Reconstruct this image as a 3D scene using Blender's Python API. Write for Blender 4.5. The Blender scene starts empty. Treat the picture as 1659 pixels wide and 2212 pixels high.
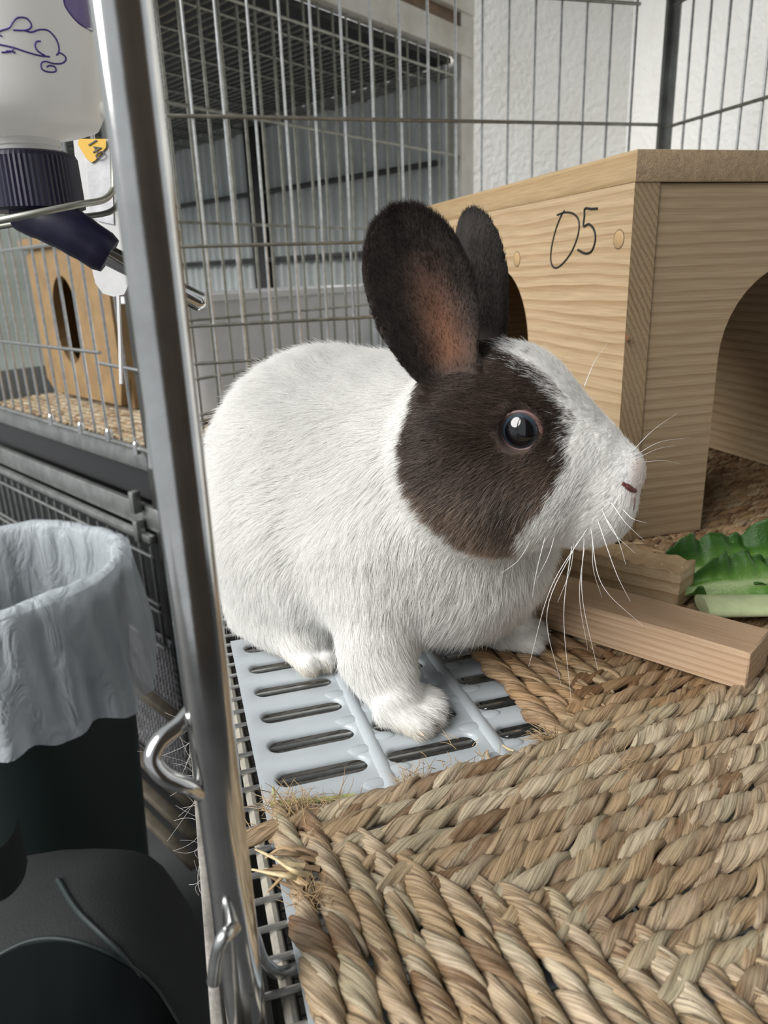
import bpy, bmesh, math, random
import numpy as np
from mathutils import Vector, Matrix
random.seed(7); rng = np.random.default_rng(11)
scene = bpy.context.scene
COL = scene.collection

# ---------------------------------------------------------------- camera (solved from the cage's three line directions)
F_PX, H_CAM = 1600., .200
def _rot(yaw, pitch, roll):
    f = np.array([math.sin(yaw) * math.cos(pitch), math.cos(yaw) * math.cos(pitch), -math.sin(pitch)])
    r = np.array([math.cos(yaw), -math.sin(yaw), 0]); d = np.cross(f, r); c, s = math.cos(roll), math.sin(roll)
    return np.array([c * r + s * d, -s * r + c * d, f])
RC = _rot(math.radians(15.745), math.radians(17.976), math.radians(2.081)); CAM = np.array([0, 0, H_CAM])
cam_d = bpy.data.cameras.new('camera'); cam = bpy.data.objects.new('camera', cam_d); COL.objects.link(cam)
cam_d.sensor_fit = 'VERTICAL'; cam_d.sensor_height = 36; cam_d.lens = F_PX * 36 / 2212; cam_d.clip_start = .01
M = Matrix.Identity(4)
for i in range(3):
    M[i][0] = RC[0][i]; M[i][1] = -RC[1][i]; M[i][2] = -RC[2][i]; M[i][3] = CAM[i]
cam.matrix_world = M; scene.camera = cam
cam_d.dof.use_dof = True; cam_d.dof.focus_distance = .325; cam_d.dof.aperture_fstop = 18

# ---------------------------------------------------------------- sky, sun, exposure
w = bpy.data.worlds.new('sky'); scene.world = w; w.use_nodes = True
bg = w.node_tree.nodes['Background']; bg.inputs[0].default_value = (.93, .97, 1, 1); bg.inputs[1].default_value = .42
sun_d = bpy.data.lights.new('sun', 'SUN'); sun = bpy.data.objects.new('sun', sun_d); COL.objects.link(sun)
sun_d.energy = 4.2; sun_d.angle = math.radians(48); sun_d.color = (1, .985, .96)
sun.rotation_euler = Vector((-.88, -.27, .66)).to_track_quat('Z', 'Y').to_euler()
vs = scene.view_settings
vs.view_transform = 'Standard'; vs.look = 'None'; vs.gamma = 1; vs.use_curve_mapping = False; vs.exposure = 0.34

scene.cycles.max_bounces = 8; scene.cycles.diffuse_bounces = 4; scene.cycles.glossy_bounces = 4

# ---------------------------------------------------------------- pixel -> ray helpers (1659 x 2212)
def ray(px, py): return RC.T @ np.array([(px - 829.5) / F_PX, (py - 1106) / F_PX, 1.])
def on_z(px, py, z=0.): d = ray(px, py); return CAM + d * (z - H_CAM) / d[2]
def on_x(px, py, x): d = ray(px, py); return CAM + d * x / d[0]
def on_y(px, py, y): d = ray(px, py); return CAM + d * y / d[1]
def at(px, py, depth): return CAM + ray(px, py) * depth

# ---------------------------------------------------------------- mesh helpers
class MB:
    """collects vertices and faces of one mesh"""
    def __init__(s): s.v = []; s.f = []
    def add(s, v, f):
        o = len(s.v); s.v += [tuple(map(float, p)) for p in v]; s.f += [tuple(int(i) + o for i in q) for q in f]; return s
    def box(s, lo, hi):
        x0, y0, z0 = lo; x1, y1, z1 = hi
        return s.add([(x0, y0, z0), (x1, y0, z0), (x1, y1, z0), (x0, y1, z0), (x0, y0, z1), (x1, y0, z1), (x1, y1, z1), (x0, y1, z1)],
                     [(3, 2, 1, 0), (4, 5, 6, 7), (0, 1, 5, 4), (1, 2, 6, 5), (2, 3, 7, 6), (3, 0, 4, 7)])
    def obox(s, p, a, b, c):
        """box from corner p with edge vectors a, b, c (right-handed)"""
        p, a, b, c = map(np.asarray, (p, a, b, c))
        return s.add([p, p + a, p + a + b, p + b, p + c, p + a + c, p + a + b + c, p + b + c],
                     [(3, 2, 1, 0), (4, 5, 6, 7), (0, 1, 5, 4), (1, 2, 6, 5), (2, 3, 7, 6), (3, 0, 4, 7)])
    def tube(s, pts, r, n=8, caps=True):
        pts = [np.asarray(p, float) for p in pts]; k = len(pts)
        rr = [r] * k if np.isscalar(r) else list(r)
        tan = [pts[min(i + 1, k - 1)] - pts[max(i - 1, 0)] for i in range(k)]
        tan = [t / (np.linalg.norm(t) + 1e-12) for t in tan]
        u = np.cross(tan[0], [0, 0, 1.]); u = u if np.linalg.norm(u) > .05 else np.cross(tan[0], [0, 1., 0]); u /= np.linalg.norm(u)
        vv = []
        for i in range(k):
            u = u - tan[i] * (u @ tan[i]); u /= np.linalg.norm(u); w_ = np.cross(tan[i], u)
            for j in range(n):
                a = 2 * math.pi * j / n; vv.append(pts[i] + rr[i] * (u * math.cos(a) + w_ * math.sin(a)))
        ff = [(i * n + j, i * n + (j + 1) % n, (i + 1) * n + (j + 1) % n, (i + 1) * n + j) for i in range(k - 1) for j in range(n)]
        if caps: ff += [tuple(range(n - 1, -1, -1)), tuple((k - 1) * n + j for j in range(n))]
        return s.add(vv, ff)
    def lathe(s, prof, c=(0, 0, 0), n=32, rot=None):
        """prof: list of (radius, z); turned about local z, rot 3x3 to world, c origin"""
        rot = np.eye(3) if rot is None else rot; c = np.asarray(c); vv = []
        for r, z in prof:
            for j in range(n):
                a = 2 * math.pi * j / n; vv.append(c + rot @ np.array([r * math.cos(a), r * math.sin(a), z]))
        k = len(prof)
        ff = [(i * n + j, i * n + (j + 1) % n, (i + 1) * n + (j + 1) % n, (i + 1) * n + j) for i in range(k - 1) for j in range(n)]
        return s.add(vv, ff)
    def build(s, name, mat, parent=None, smooth=False, bevel=0., segs=2, sharp=40):
        me = bpy.data.meshes.new(name); me.from_pydata(s.v, [], s.f); me.update()
        if bevel:
            bm = bmesh.new(); bm.from_mesh(me)
            bmesh.ops.recalc_face_normals(bm, faces=bm.faces)
            es = [e for e in bm.edges if len(e.link_faces) == 2 and e.calc_face_angle(0) > math.radians(30)]
            bmesh.ops.bevel(bm, geom=es, offset=bevel, segments=segs, profile=.5, affect='EDGES')
            bm.to_mesh(me); bm.free()
        return link(name, me, mat, parent, smooth or bool(bevel), sharp)
def link(name, me, mat, parent=None, smooth=False, sharp=40):
    if mat is not None and not me.materials: me.materials.append(mat)
    if smooth and len(me.polygons):
        me.polygons.foreach_set('use_smooth', [True] * len(me.polygons))
        try: me.set_sharp_from_angle(angle=math.radians(sharp))
        except Exception: pass
    o = bpy.data.objects.new(name, me); COL.objects.link(o)
    if parent is not None: o.parent = parent
    return o
def copy_of(o, parent=None, matrix=None):
    c = o.copy(); COL.objects.link(c); c.parent = parent if parent is not None else o.parent
    if matrix is not None: c.matrix_basis = matrix
    return c
def tag(o, label=None, cat=None, group=None, kind=None):
    for k, v in (('label', label), ('category', cat), ('group', group), ('kind', kind)):
        if v: o[k] = v
    return o
def thing(name, label, cat, group=None, kind=None, loc=(0, 0, 0)):
    o = bpy.data.objects.new(name, None); COL.objects.link(o); o.empty_display_size = .02; o.location = loc
    return tag(o, label, cat, group, kind)
def holder(name, parent):
    o = bpy.data.objects.new(name, None); COL.objects.link(o); o.parent = parent; o.empty_display_size = .02; return o
def bez(pts, n=12):
    """Catmull-Rom through pts"""
    p = [np.asarray(q, float) for q in pts]; p = [2 * p[0] - p[1]] + p + [2 * p[-1] - p[-2]]; out = []
    for i in range(1, len(p) - 2):
        for k in range(n):
            t = k / n; a, b, c, d = p[i - 1:i + 3]
            out.append(.5 * (2 * b + (c - a) * t + (2 * a - 5 * b + 4 * c - d) * t * t + (3 * b - a - 3 * c + d) * t ** 3))
    return out + [p[-2]]

# ---------------------------------------------------------------- materials
def mat_new(name):
    m = bpy.data.materials.new(name); m.use_nodes = True; nt = m.node_tree
    return m, nt, nt.nodes['Principled BSDF']
def N(nt, kind, **kw):
    n = nt.nodes.new(kind)
    for k, v in kw.items(): setattr(n, k, v)
    return n
def setin(n, **kw):
    for k, v in kw.items(): n.inputs[k.replace('_', ' ')].default_value = v
def plain(name, col, rough=.5, metal=0., spec=.5, noise=0., nscale=60, bump=0., bscale=200, trans=0., coat=0., emis=None, dirt=None, stretch=None, coord='Object', bdist=.001):
    m, nt, b = mat_new(name); L = nt.links
    b.inputs['Base Color'].default_value = (*col, 1); b.inputs['Roughness'].default_value = rough; b.inputs['Metallic'].default_value = metal
    b.inputs['Specular IOR Level'].default_value = spec; b.inputs['Transmission Weight'].default_value = trans; b.inputs['Coat Weight'].default_value = coat
    tc = N(nt, 'ShaderNodeTexCoord'); src = tc.outputs[coord]
    if stretch:
        mp = N(nt, 'ShaderNodeMapping'); mp.inputs['Scale'].default_value = stretch; L.new(src, mp.inputs[0]); src = mp.outputs[0]
    if noise or dirt:
        t = N(nt, 'ShaderNodeTexNoise'); setin(t, Scale=nscale, Detail=6., Roughness=.65); L.new(src, t.inputs['Vector'])
        rp = N(nt, 'ShaderNodeValToRGB'); rp.color_ramp.elements[0].position = .3; rp.color_ramp.elements[1].position = .7
        d = dirt if dirt else tuple(c * (1 - noise) for c in col)
        rp.color_ramp.elements[0].color = (*d, 1); rp.color_ramp.elements[1].color = (*[min(1, c * (1 + noise * .5)) for c in col], 1)
        L.new(t.outputs['Fac'], rp.inputs[0]); L.new(rp.outputs[0], b.inputs['Base Color'])
    if bump:
        t2 = N(nt, 'ShaderNodeTexNoise'); setin(t2, Scale=bscale, Detail=4.); L.new(src, t2.inputs['Vector'])
        bp = N(nt, 'ShaderNodeBump'); bp.inputs['Strength'].default_value = bump; bp.inputs['Distance'].default_value = bdist
        L.new(t2.outputs['Fac'], bp.inputs['Height']); L.new(bp.outputs[0], b.inputs['Normal'])
    if emis: b.inputs['Emission Color'].default_value = (*emis[0], 1); b.inputs['Emission Strength'].default_value = emis[1]
    return m
def wood(name, axis, light=(.66, .48, .27), dark=(.44, .27, .12), scale=90., dist=5., end=False, seed=0., stretch=9.):
    """pine boards: growth lines run along the world axis 0/1/2; end=True gives end-grain arcs"""
    m, nt, b = mat_new(name); L = nt.links
    tc = N(nt, 'ShaderNodeTexCoord'); mp = N(nt, 'ShaderNodeMapping'); L.new(tc.outputs['Object'], mp.inputs[0])
    sc = [1., 1., 1.]
    if not end: sc[axis] = 1 / stretch
    mp.inputs['Scale'].default_value = sc; mp.inputs['Location'].default_value = (seed, seed * 1.7, seed * .6)
    wv = N(nt, 'ShaderNodeTexWave', wave_type='RINGS' if end else 'BANDS', bands_direction='Z' if axis != 2 else 'X', wave_profile='SAW')
    setin(wv, Scale=scale * (.30 if end else .34), Distortion=dist, Detail=2.5, Detail_Scale=1.2, Detail_Roughness=.45); L.new(mp.outputs[0], wv.inputs['Vector'])
    if end: wv.rings_direction = 'Y'
    wr = N(nt, 'ShaderNodeValToRGB'); e = wr.color_ramp.elements; e[0].position = .45; e[0].color = (0, 0, 0, 1); e[1].position = .97; e[1].color = (1, 1, 1, 1)
    L.new(wv.outputs['Fac'], wr.inputs[0])
    big = N(nt, 'ShaderNodeTexNoise'); setin(big, Scale=14., Detail=3.); L.new(mp.outputs[0], big.inputs['Vector'])
    fine = N(nt, 'ShaderNodeTexNoise'); setin(fine, Scale=900., Detail=4.)
    mp2 = N(nt, 'ShaderNodeMapping'); sc2 = [1., 1., 1.]; sc2[axis] = .03 if not end else 1; mp2.inputs['Scale'].default_value = sc2
    L.new(tc.outputs['Object'], mp2.inputs[0]); L.new(mp2.outputs[0], fine.inputs['Vector'])
    mx = N(nt, 'ShaderNodeMix', data_type='RGBA'); mx.inputs[6].default_value = (*light, 1); mx.inputs[7].default_value = (*dark, 1)
    ml = N(nt, 'ShaderNodeMath', operation='MULTIPLY'); L.new(wr.outputs[0], ml.inputs[0]); L.new(big.outputs['Fac'], ml.inputs[1])
    m3 = N(nt, 'ShaderNodeMath', operation='MULTIPLY'); L.new(ml.outputs[0], m3.inputs[0]); m3.inputs[1].default_value = 1.5
    L.new(m3.outputs[0], mx.inputs[0])
    mx2 = N(nt, 'ShaderNodeMix', data_type='RGBA', blend_type='MULTIPLY'); mx2.inputs[0].default_value = .42
    fr = N(nt, 'ShaderNodeValToRGB'); fr.color_ramp.elements[0].position = .3; fr.color_ramp.elements[0].color = (.5, .45, .4, 1); fr.color_ramp.elements[1].position = .65
    L.new(fine.outputs['Fac'], fr.inputs[0]); L.new(mx.outputs[2], mx2.inputs[6]); L.new(fr.outputs[0], mx2.inputs[7])
    L.new(mx2.outputs[2], b.inputs['Base Color']); b.inputs['Roughness'].default_value = .62; b.inputs['Specular IOR Level'].default_value = .3
    bp = N(nt, 'ShaderNodeBump'); bp.inputs['Strength'].default_value = .25; bp.inputs['Distance'].default_value = .0004
    L.new(fine.outputs['Fac'], bp.inputs['Height']); L.new(bp.outputs[0], b.inputs['Normal'])
    return m
MT = {}
MT['chrome'] = plain('polished_steel', (.72, .72, .71), .13, 1., noise=.25, nscale=35, bump=.05, bscale=90)
MT['wire'] = plain('galvanised_wire', (.62, .63, .62), .30, 1., noise=.3, nscale=120)
MT['olive_wire'] = plain('weathered_wire', (.42, .42, .37), .42, .85, noise=.35, nscale=80)
MT['dusty'] = plain('dusty_metal', (.36, .34, .31), .55, .6, noise=.5, nscale=70, bump=.4, bscale=300)
MT['rack_steel'] = plain('rack_steel', (.30, .31, .30), .40, .8, noise=.35, nscale=30)
MT['rack_dark'] = plain('rack_dark_metal', (.06, .06, .057), .45, .5, noise=.4, nscale=20)
MT['black'] = plain('black_plastic', (.012, .012, .013), .45)
MT['white_paint'] = plain('white_painted_wood', (.78, .77, .72), .6, dirt=(.52, .48, .40), nscale=9)
MT['brown_wood'] = plain('brown_stained_wood', (.16, .095, .05), .6, noise=.4, nscale=40)
# ---------------------------------------------------------------- the setting
m_stucco = plain('white_textured_board', (.90, .90, .88), .40, spec=.5, bump=1.0, bscale=62, bdist=.006, dirt=(.80, .79, .75), nscale=4.)
m_floor = plain('dark_concrete', (.045, .048, .048), .7, noise=.4, nscale=8)
FLOOR_Z = -.80
MB().box((-2.2, -1.6, FLOOR_Z - .05), (2.2, 3.7, FLOOR_Z)).build('floor', m_floor)['kind'] = 'structure'
o = MB().box((.60, 2.30, FLOOR_Z), (1.5, 2.40, 1.9)).build('wall_back', m_stucco); o['kind'] = 'structure'
o = MB().box((-2.2, 3.6, FLOOR_Z), (.70, 3.7, 1.9)).build('wall_far', plain('far_grey_wall', (.36, .39, .35), .7, noise=.3, nscale=3.)); o['kind'] = 'structure'
o = MB().box((1.5, -.2, FLOOR_Z), (1.6, 2.40, 1.9)).build('wall_right', m_stucco); o['kind'] = 'structure'
MB().box((-.25, -1.6, 1.90), (1.6, 2.40, 1.94)).build('ceiling', plain('grey_roof_sheet', (.30, .30, .29), .7))['kind'] = 'structure'  # unseen roof, added to dim the right side and shape reflections
o = MB().box((-.30, -1.6, FLOOR_Z), (1.6, -1.5, 1.9)).build('wall_front_added', plain('brown_board', (.17, .13, .10), .7, noise=.4, nscale=3.)); o['kind'] = 'structure'  # unseen wall behind the camera, added to darken the post's reflections
q = on_y(1466, 200, 2.28)
o = MB().box((q[0] - .032, 2.262, FLOOR_Z), (q[0] + .032, 2.30, 1.9)).build('trim_1', MT['white_paint'], bevel=.003); o['kind'] = 'structure'

# ---------------------------------------------------------------- the rabbit's cage
cage = thing('rabbit_cage', 'open wire cage with polished steel front post, holding the brown and white rabbit', 'cage')
X0, YB, XR = 0.0, .90, .635
# front post: rounded square tube
r_ = .0057
prof = []
for k in range(24):
    a = 2 * math.pi * k / 24; c, s = math.cos(a), math.sin(a); e = .62
    prof.append((r_ * math.copysign(abs(c) ** e, c), r_ * math.copysign(abs(s) ** e, s)))
PY = .165
mb = MB(); zs = (-.42, .62)
mb.add([(x, PY + y, z) for z in zs for x, y in prof], [(j, (j + 1) % 24, 24 + (j + 1) % 24, 24 + j) for j in range(24)] + [tuple(range(23, -1, -1)), tuple(range(24, 48))])
mb.build('post', MT['chrome'], cage, True, sharp=60)
# door rods riding on the post
p0 = at(212, 0, .150); p1 = at(247, 236, .155)
MB().tube([p0 + (p0 - p1) * .6, p0, p1], .0016, 10).build('door_rod', MT['chrome'], cage, True)
p0 = at(250, 0, .140); p1 = at(283, 240, .146)
MB().tube([p0 + (p0 - p1) * .6, p0, p1], .0022, 10).build('door_rod', MT['chrome'], cage, True)
p0 = at(288, 285, .150); p1 = at(335, 1010, .168)
MB().tube([p0, (p0 + p1) / 2, p1], .0015, 10).build('door_rod', MT['chrome'], cage, True)
MB().tube(bez([at(238, 238, .152), at(262, 262, .146), at(300, 264, .144)], 6), [.0022] * 12 + [.0024], 10).build('weld', MT['dusty'], cage, True)
# top side rail and rear post, in line with the front post
MB().tube([(0, PY, .455), (0, YB, .455)], .0022, 8).build('side_rail', MT['wire'], cage, True)
MB().tube([(0, YB, -.04), (0, YB, .64)], .0030, 8).build('post', MT['wire'], cage, True)
# latch loop and lower hook
LP = [at(425, 1395, .181), at(424, 1470, .183), at(428, 1510, .184), at(392, 1562, .180), at(346, 1600, .177), at(330, 1642, .176), at(356, 1678, .177), at(410, 1700, .181), at(448, 1722, .188), at(463, 1745, .194)]
MB().tube(bez(LP, 8), .0022, 14).build('latch', MT['chrome'], cage, True)
HK = [at(462, 2120, .195), at(468, 2072, .192), at(478, 2034, .190), at(496, 2012, .192), at(520, 2000, .205), at(548, 2022, .216), at(566, 2072, .222), at(596, 2100, .226), at(628, 2096, .232), at(650, 2086, .238)]
MB().tube(bez(HK, 8), .0019, 12).build('hook', MT['wire'], cage, True)
# lower frame rails
MB().box((-.0105, .120, -.0380), (-.0070, .90, -.0080)).build('rail', MT['dusty'], cage, bevel=.0006)
MB().box((-.0070, .120, -.0380), (.0060, .90, -.0340)).build('rail', MT['dusty'], cage, bevel=.0006)
MB().tube([(-.0040, .10, -.046), (-.0040, .19, -.046)], .0040, 14).build('hinge_tube', MT['chrome'], cage, True)
for px, py, dd in ((374, 1349, -.012), (399, 1433, -.014), (448, 1737, -.016)):
    a = on_z(px, py, dd); MB().tube([a, a + np.array([.012, 0, 0])], .0021 if py < 1400 else .0014, 10).build('pin', MT['wire'], cage, True)
# wire floor under the mats
fl = holder('wire_floor', cage); WZ = -.0038
proto = None
for k in range(62):
    y = .1460 + k * .0120
    if proto is None: proto = MB().tube([(.004, 0, 0), (XR, 0, 0)], .00125, 8).build('floor_wire', MT['wire'], fl, True); o = proto
    else: o = copy_of(proto, fl)
    o.location = (0, y, WZ)
for k, x in enumerate((.0125, .13, .25, .37, .49, .61)):
    MB().tube([(x, .13, WZ - .0025), (x, YB, WZ - .0025)], .0021 if k == 0 else .0016, 8).build('cross_wire', plain('caked_wire', (.40, .37, .30), .8, dirt=(.20, .19, .17), nscale=90) if k == 0 else MT['wire'], fl, True)
# back panel
bp_ = holder('back_panel', cage); proto = None
for k in range(18):
    x = .0248 + k * .03332
    if proto is None: proto = MB().tube([(0, 0, -.02), (0, 0, .90)], .00170, 8).build('bar', MT['wire'], bp_, True); o = proto
    else: o = copy_of(proto, bp_)
    o.location = (x, YB, 0)
for z, x1 in ((.1057, XR), (.1480, XR), (.2338, XR), (.3638, XR), (.4930, .5935), (.62, .5935)):
    MB().tube([(0, YB - .0030, z), (x1, YB - .0030, z)], .0020, 8).build('crossbar', MT['olive_wire'], bp_, True)
MB().box((.6305, .895, -.03), (.640, .900, .9)).build('corner_angle', MT['rack_steel'], cage, bevel=.0008)
MB().box((.637, .882, -.03), (.641, .900, .9)).build('corner_angle', MT['rack_steel'], cage, bevel=.0008)
rp_ = holder('side_panel', cage); proto = None
for k in range(18):
    y = .861 - k * .0322
    if proto is None: proto = MB().tube([(0, 0, -.02), (0, 0, .90)], .00170, 8).build('bar', MT['wire'], rp_, True); o = proto
    else: o = copy_of(proto, rp_)
    o.location = (XR + .006, y, 0)
for z in (.1480, .2338, .3600, .4930):
    MB().tube([(XR + .003, .895, z), (XR + .003, .30, z)], .0020, 8).build('crossbar', MT['olive_wire'], rp_, True)
MB().box((.0, .18, .640), (XR + .01, .905, .646)).build('added_shade_tray', MT['rack_dark'], cage, bevel=.001)  # unseen tray, added overhead to darken the right and back of the cage
# dropping tray with newspaper below the wire floor
tray = thing('dropping_tray', 'shallow dark metal dropping tray below the wire floor of the rabbit cage', 'tray')
MB().box((.006, .13, -.075), (.63, .89, -.072)).build('tray_bottom', MT['rack_dark'], tray)
MB().box((.006, .13, -.072), (.009, .89, -.052)).build('tray_side', MT['rack_dark'], tray)
m, nt, b = mat_new('newsprint'); L = nt.links
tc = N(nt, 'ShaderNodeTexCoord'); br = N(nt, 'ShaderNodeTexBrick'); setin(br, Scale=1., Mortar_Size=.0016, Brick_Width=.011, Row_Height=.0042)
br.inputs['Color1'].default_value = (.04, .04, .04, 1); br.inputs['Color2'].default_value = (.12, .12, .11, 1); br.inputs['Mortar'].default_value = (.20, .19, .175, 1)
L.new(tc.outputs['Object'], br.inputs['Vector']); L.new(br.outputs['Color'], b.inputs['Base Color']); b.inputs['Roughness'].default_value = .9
npz = MB(); vv = []; nx, ny = 24, 24
for j in range(ny + 1):
    for i in range(nx + 1):
        x = .02 + .24 * i / nx; y = .16 + .34 * j / ny
        vv.append((x, y, -.0690 + .0015 * math.sin(x * 60 + y * 23) + .0012 * math.sin(y * 71)))
npz.add(vv, [(j * (nx + 1) + i, j * (nx + 1) + i + 1, (j + 1) * (nx + 1) + i + 1, (j + 1) * (nx + 1) + i) for j in range(ny) for i in range(nx)])
np_o = npz.build('newspaper', m, None, True); tag(np_o, 'printed newspaper sheet lying in the tray below the slotted floor', 'newspaper')

# ---------------------------------------------------------------- slotted plastic floor tiles
m_pl = plain('pale_grey_plastic', (.40, .435, .46), .34, spec=.5, noise=.06, nscale=30, bump=.03, bscale=60, coat=.12)
m_pl.node_tree.nodes['Principled BSDF'].inputs['Subsurface Weight'].default_value = .15
m_pl.node_tree.nodes['Principled BSDF'].inputs['Subsurface Radius'].default_value = (.004, .004, .004)
def slot_tile(name, label, xs, ys, ribs):
    """xs: (x0,x1) column spans, ys: slot row centres; each cell is a ring from a rectangle to a rounded slot, with thickness"""
    t = thing(name, label, 'floor mat', 'slotted plastic floor mats')
    mb = MB(); T = .0022; n = 10
    dy = ys[1] - ys[0]
    for (x0, x1, s0, s1) in xs:
        for y in ys:
            r = .0051
            def slot(rr, ex):
                out = []
                for k in range(n + 1):
                    a = math.pi / 2 - math.pi * k / n; out.append((s1 + ex - rr + rr * math.cos(a), y + rr * math.sin(a)))
                for k in range(n + 1):
                    a = -math.pi / 2 - math.pi * k / n; out.append((s0 - ex + rr + rr * math.cos(a), y + rr * math.sin(a)))
                return out
            def rect(): # same vertex count, spread round the rectangle
                out = []; hy = dy / 2
                for k in range(n + 1):
                    f = k / n
                    if k == 0: out.append((s1 - r, y + hy))
                    elif k == n: out.append((s1 - r, y - hy))
                    else: out.append((x1, y + hy - 2 * hy * (k - 1) / (n - 2)))
                for k in range(n + 1):
                    if k == 0: out.append((s0 + r, y - hy))
                    elif k == n: out.append((s0 + r, y + hy))
                    else: out.append((x0, y - hy + 2 * hy * (k - 1) / (n - 2)))
                return out
            R0 = rect(); S1 = slot(r + .0016, .0016); S0 = slot(r, 0); m_ = len(R0)
            lay = [[(x, y_, 0.) for x, y_ in R0], [(x, y_, 0.) for x, y_ in S1], [(x, y_, -.0005) for x, y_ in slot(r + .0006, .0006)], [(x, y_, -.0014) for x, y_ in S0], [(x, y_, -T) for x, y_ in S0], [(x, y_, -T) for x, y_ in R0]]
            V = [p for l_ in lay for p in l_]; F_ = []
            for i in range(len(lay) - 1):
                for j in range(m_):
                    F_.append((i * m_ + j, (i + 1) * m_ + j, (i + 1) * m_ + (j + 1) % m_, i * m_ + (j + 1) % m_))
            mb.add(V, F_)
    xa, xb = xs[0][0], xs[-1][1]; ya, yb = ys[0] - dy / 2, ys[-1] + dy / 2
    for (a, b_) in (((xa, ya), (xa, yb)), ((xb, yb), (xb, ya)), ((xb, ya), (xa, ya)), ((xa, yb), (xb, yb))):
        mb.add([(*a, 0), (*b_, 0), (*b_, -T), (*a, -T)], [(0, 1, 2, 3)])
    mb.build('plate', m_pl, t, True, sharp=35)
    for k, x in enumerate(ribs):      # raised seams with wedge-shaped shoulders between the columns
        rb = MB(); pts = []; rr = []
        m2 = len(ys) * 6
        for i in range(m2 + 1):
            y = ya + (yb - ya) * i / m2
            pts.append((x, y, -.0034)); rr.append(.0046)
        rb.tube(pts, rr, 24); rb.v = [(a_, b_, max(c_, -.0021)) for a_, b_, c_ in rb.v]; rb.build('rib', m_pl, t, True, sharp=60)
        sp = None
        for y in ys:
            for sx in (-1, 1):
                yy = y + dy * (.36 if sx < 0 else -.38)
                p = MB().lathe([(.0001, .0005), (.0022, .0004), (.0036, .0000), (.0042, -.001)], (0, 0, 0), 10) if sp is None else None
                if sp is None: sp = p.build('boss', m_pl, t, True, sharp=60); o = sp
                else: o = copy_of(sp, t)
                o.location = (x + sx * .0062, yy, .0001); o.scale = (1.6, .9, 1)
    return t
cols = [(.0165, .0675, .0236, .0627), (.0675, .1200, .0722, .1130), (.1200, .1725, .1240, .1640), (.1725, .2250, .1765, .2165)]
ys_ = [.2395 + .0240 * k for k in range(8)]
slot_tile('slotted_plastic_mat', 'pale grey slotted plastic floor mat under the rabbit', cols, ys_[:7], [.0680, .1203, .1728])
ys2 = [.2120 - .0240 * k for k in range(5)][::-1]
slot_tile('slotted_plastic_mat', 'pale grey slotted plastic floor mat covered by the frayed straw-coloured woven mat', cols, ys2, [.0680, .1203, .1728])
# ---------------------------------------------------------------- woven seagrass mats
m_sg, nt, b = mat_new('seagrass'); L = nt.links
tc = N(nt, 'ShaderNodeTexCoord'); at_ = N(nt, 'ShaderNodeAttribute', attribute_name='tint'); oi = N(nt, 'ShaderNodeObjectInfo')
fc = N(nt, 'ShaderNodeAttribute', attribute_name='fibre')
mp = N(nt, 'ShaderNodeMapping'); mp.inputs['Scale'].default_value = (50, 1100, 1); L.new(fc.outputs['Vector'], mp.inputs[0])
n1 = N(nt, 'ShaderNodeTexNoise'); setin(n1, Scale=1., Detail=5., Roughness=.6); L.new(mp.outputs[0], n1.inputs['Vector'])
n2 = N(nt, 'ShaderNodeTexNoise'); setin(n2, Scale=55., Detail=4.); L.new(fc.outputs['Vector'], n2.inputs['Vector'])
ad = N(nt, 'ShaderNodeMath', operation='ADD'); L.new(at_.outputs['Fac'], ad.inputs[0]); L.new(oi.outputs['Random'], ad.inputs[1])
ad1 = N(nt, 'ShaderNodeMath', operation='ADD'); n2m = N(nt, 'ShaderNodeMath', operation='MULTIPLY'); L.new(n2.outputs['Fac'], n2m.inputs[0]); n2m.inputs[1].default_value = .3; L.new(ad.outputs[0], ad1.inputs[0]); L.new(n2m.outputs[0], ad1.inputs[1])
fr = N(nt, 'ShaderNodeMath', operation='FRACT'); L.new(ad1.outputs[0], fr.inputs[0])
rp = N(nt, 'ShaderNodeValToRGB'); cr = rp.color_ramp
cols_ = [(0, (.40, .30, .185)), (.16, (.58, .48, .345)), (.34, (.24, .15, .08)), (.5, (.62, .54, .40)), (.66, (.46, .41, .285)), (.80, (.48, .36, .22)), (1, (.40, .30, .185))]
cr.elements[0].position = 0; cr.elements[0].color = (*cols_[0][1], 1); cr.elements[1].position = 1; cr.elements[1].color = (*cols_[-1][1], 1)
for p_, c_ in cols_[1:-1]: e = cr.elements.new(p_); e.color = (*c_, 1)
L.new(fr.outputs[0], rp.inputs[0])
st = N(nt, 'ShaderNodeValToRGB'); st.color_ramp.elements[0].position = .34; st.color_ramp.elements[0].color = (.24, .19, .14, 1); st.color_ramp.elements[1].position = .56; st.color_ramp.elements[1].color = (1, 1, 1, 1)
L.new(n1.outputs['Fac'], st.inputs[0])
mx = N(nt, 'ShaderNodeMix', data_type='RGBA', blend_type='MULTIPLY'); mx.inputs[0].default_value = .80
L.new(rp.outputs[0], mx.inputs[6]); L.new(st.outputs[0], mx.inputs[7])
tn = N(nt, 'ShaderNodeMix', data_type='RGBA', blend_type='MULTIPLY'); tn.inputs[0].default_value = 1.; tn.inputs[7].default_value = (.84, .81, .78, 1); L.new(mx.outputs[2], tn.inputs[6]); L.new(tn.outputs[2], b.inputs['Base Color'])
b.inputs['Roughness'].default_value = .5; b.inputs['Specular IOR Level'].default_value = .42
bp = N(nt, 'ShaderNodeBump'); bp.inputs['Strength'].default_value = .75; bp.inputs['Distance'].default_value = .0006; L.new(n1.outputs['Fac'], bp.inputs['Height']); L.new(bp.outputs[0], b.inputs['Normal'])

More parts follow.
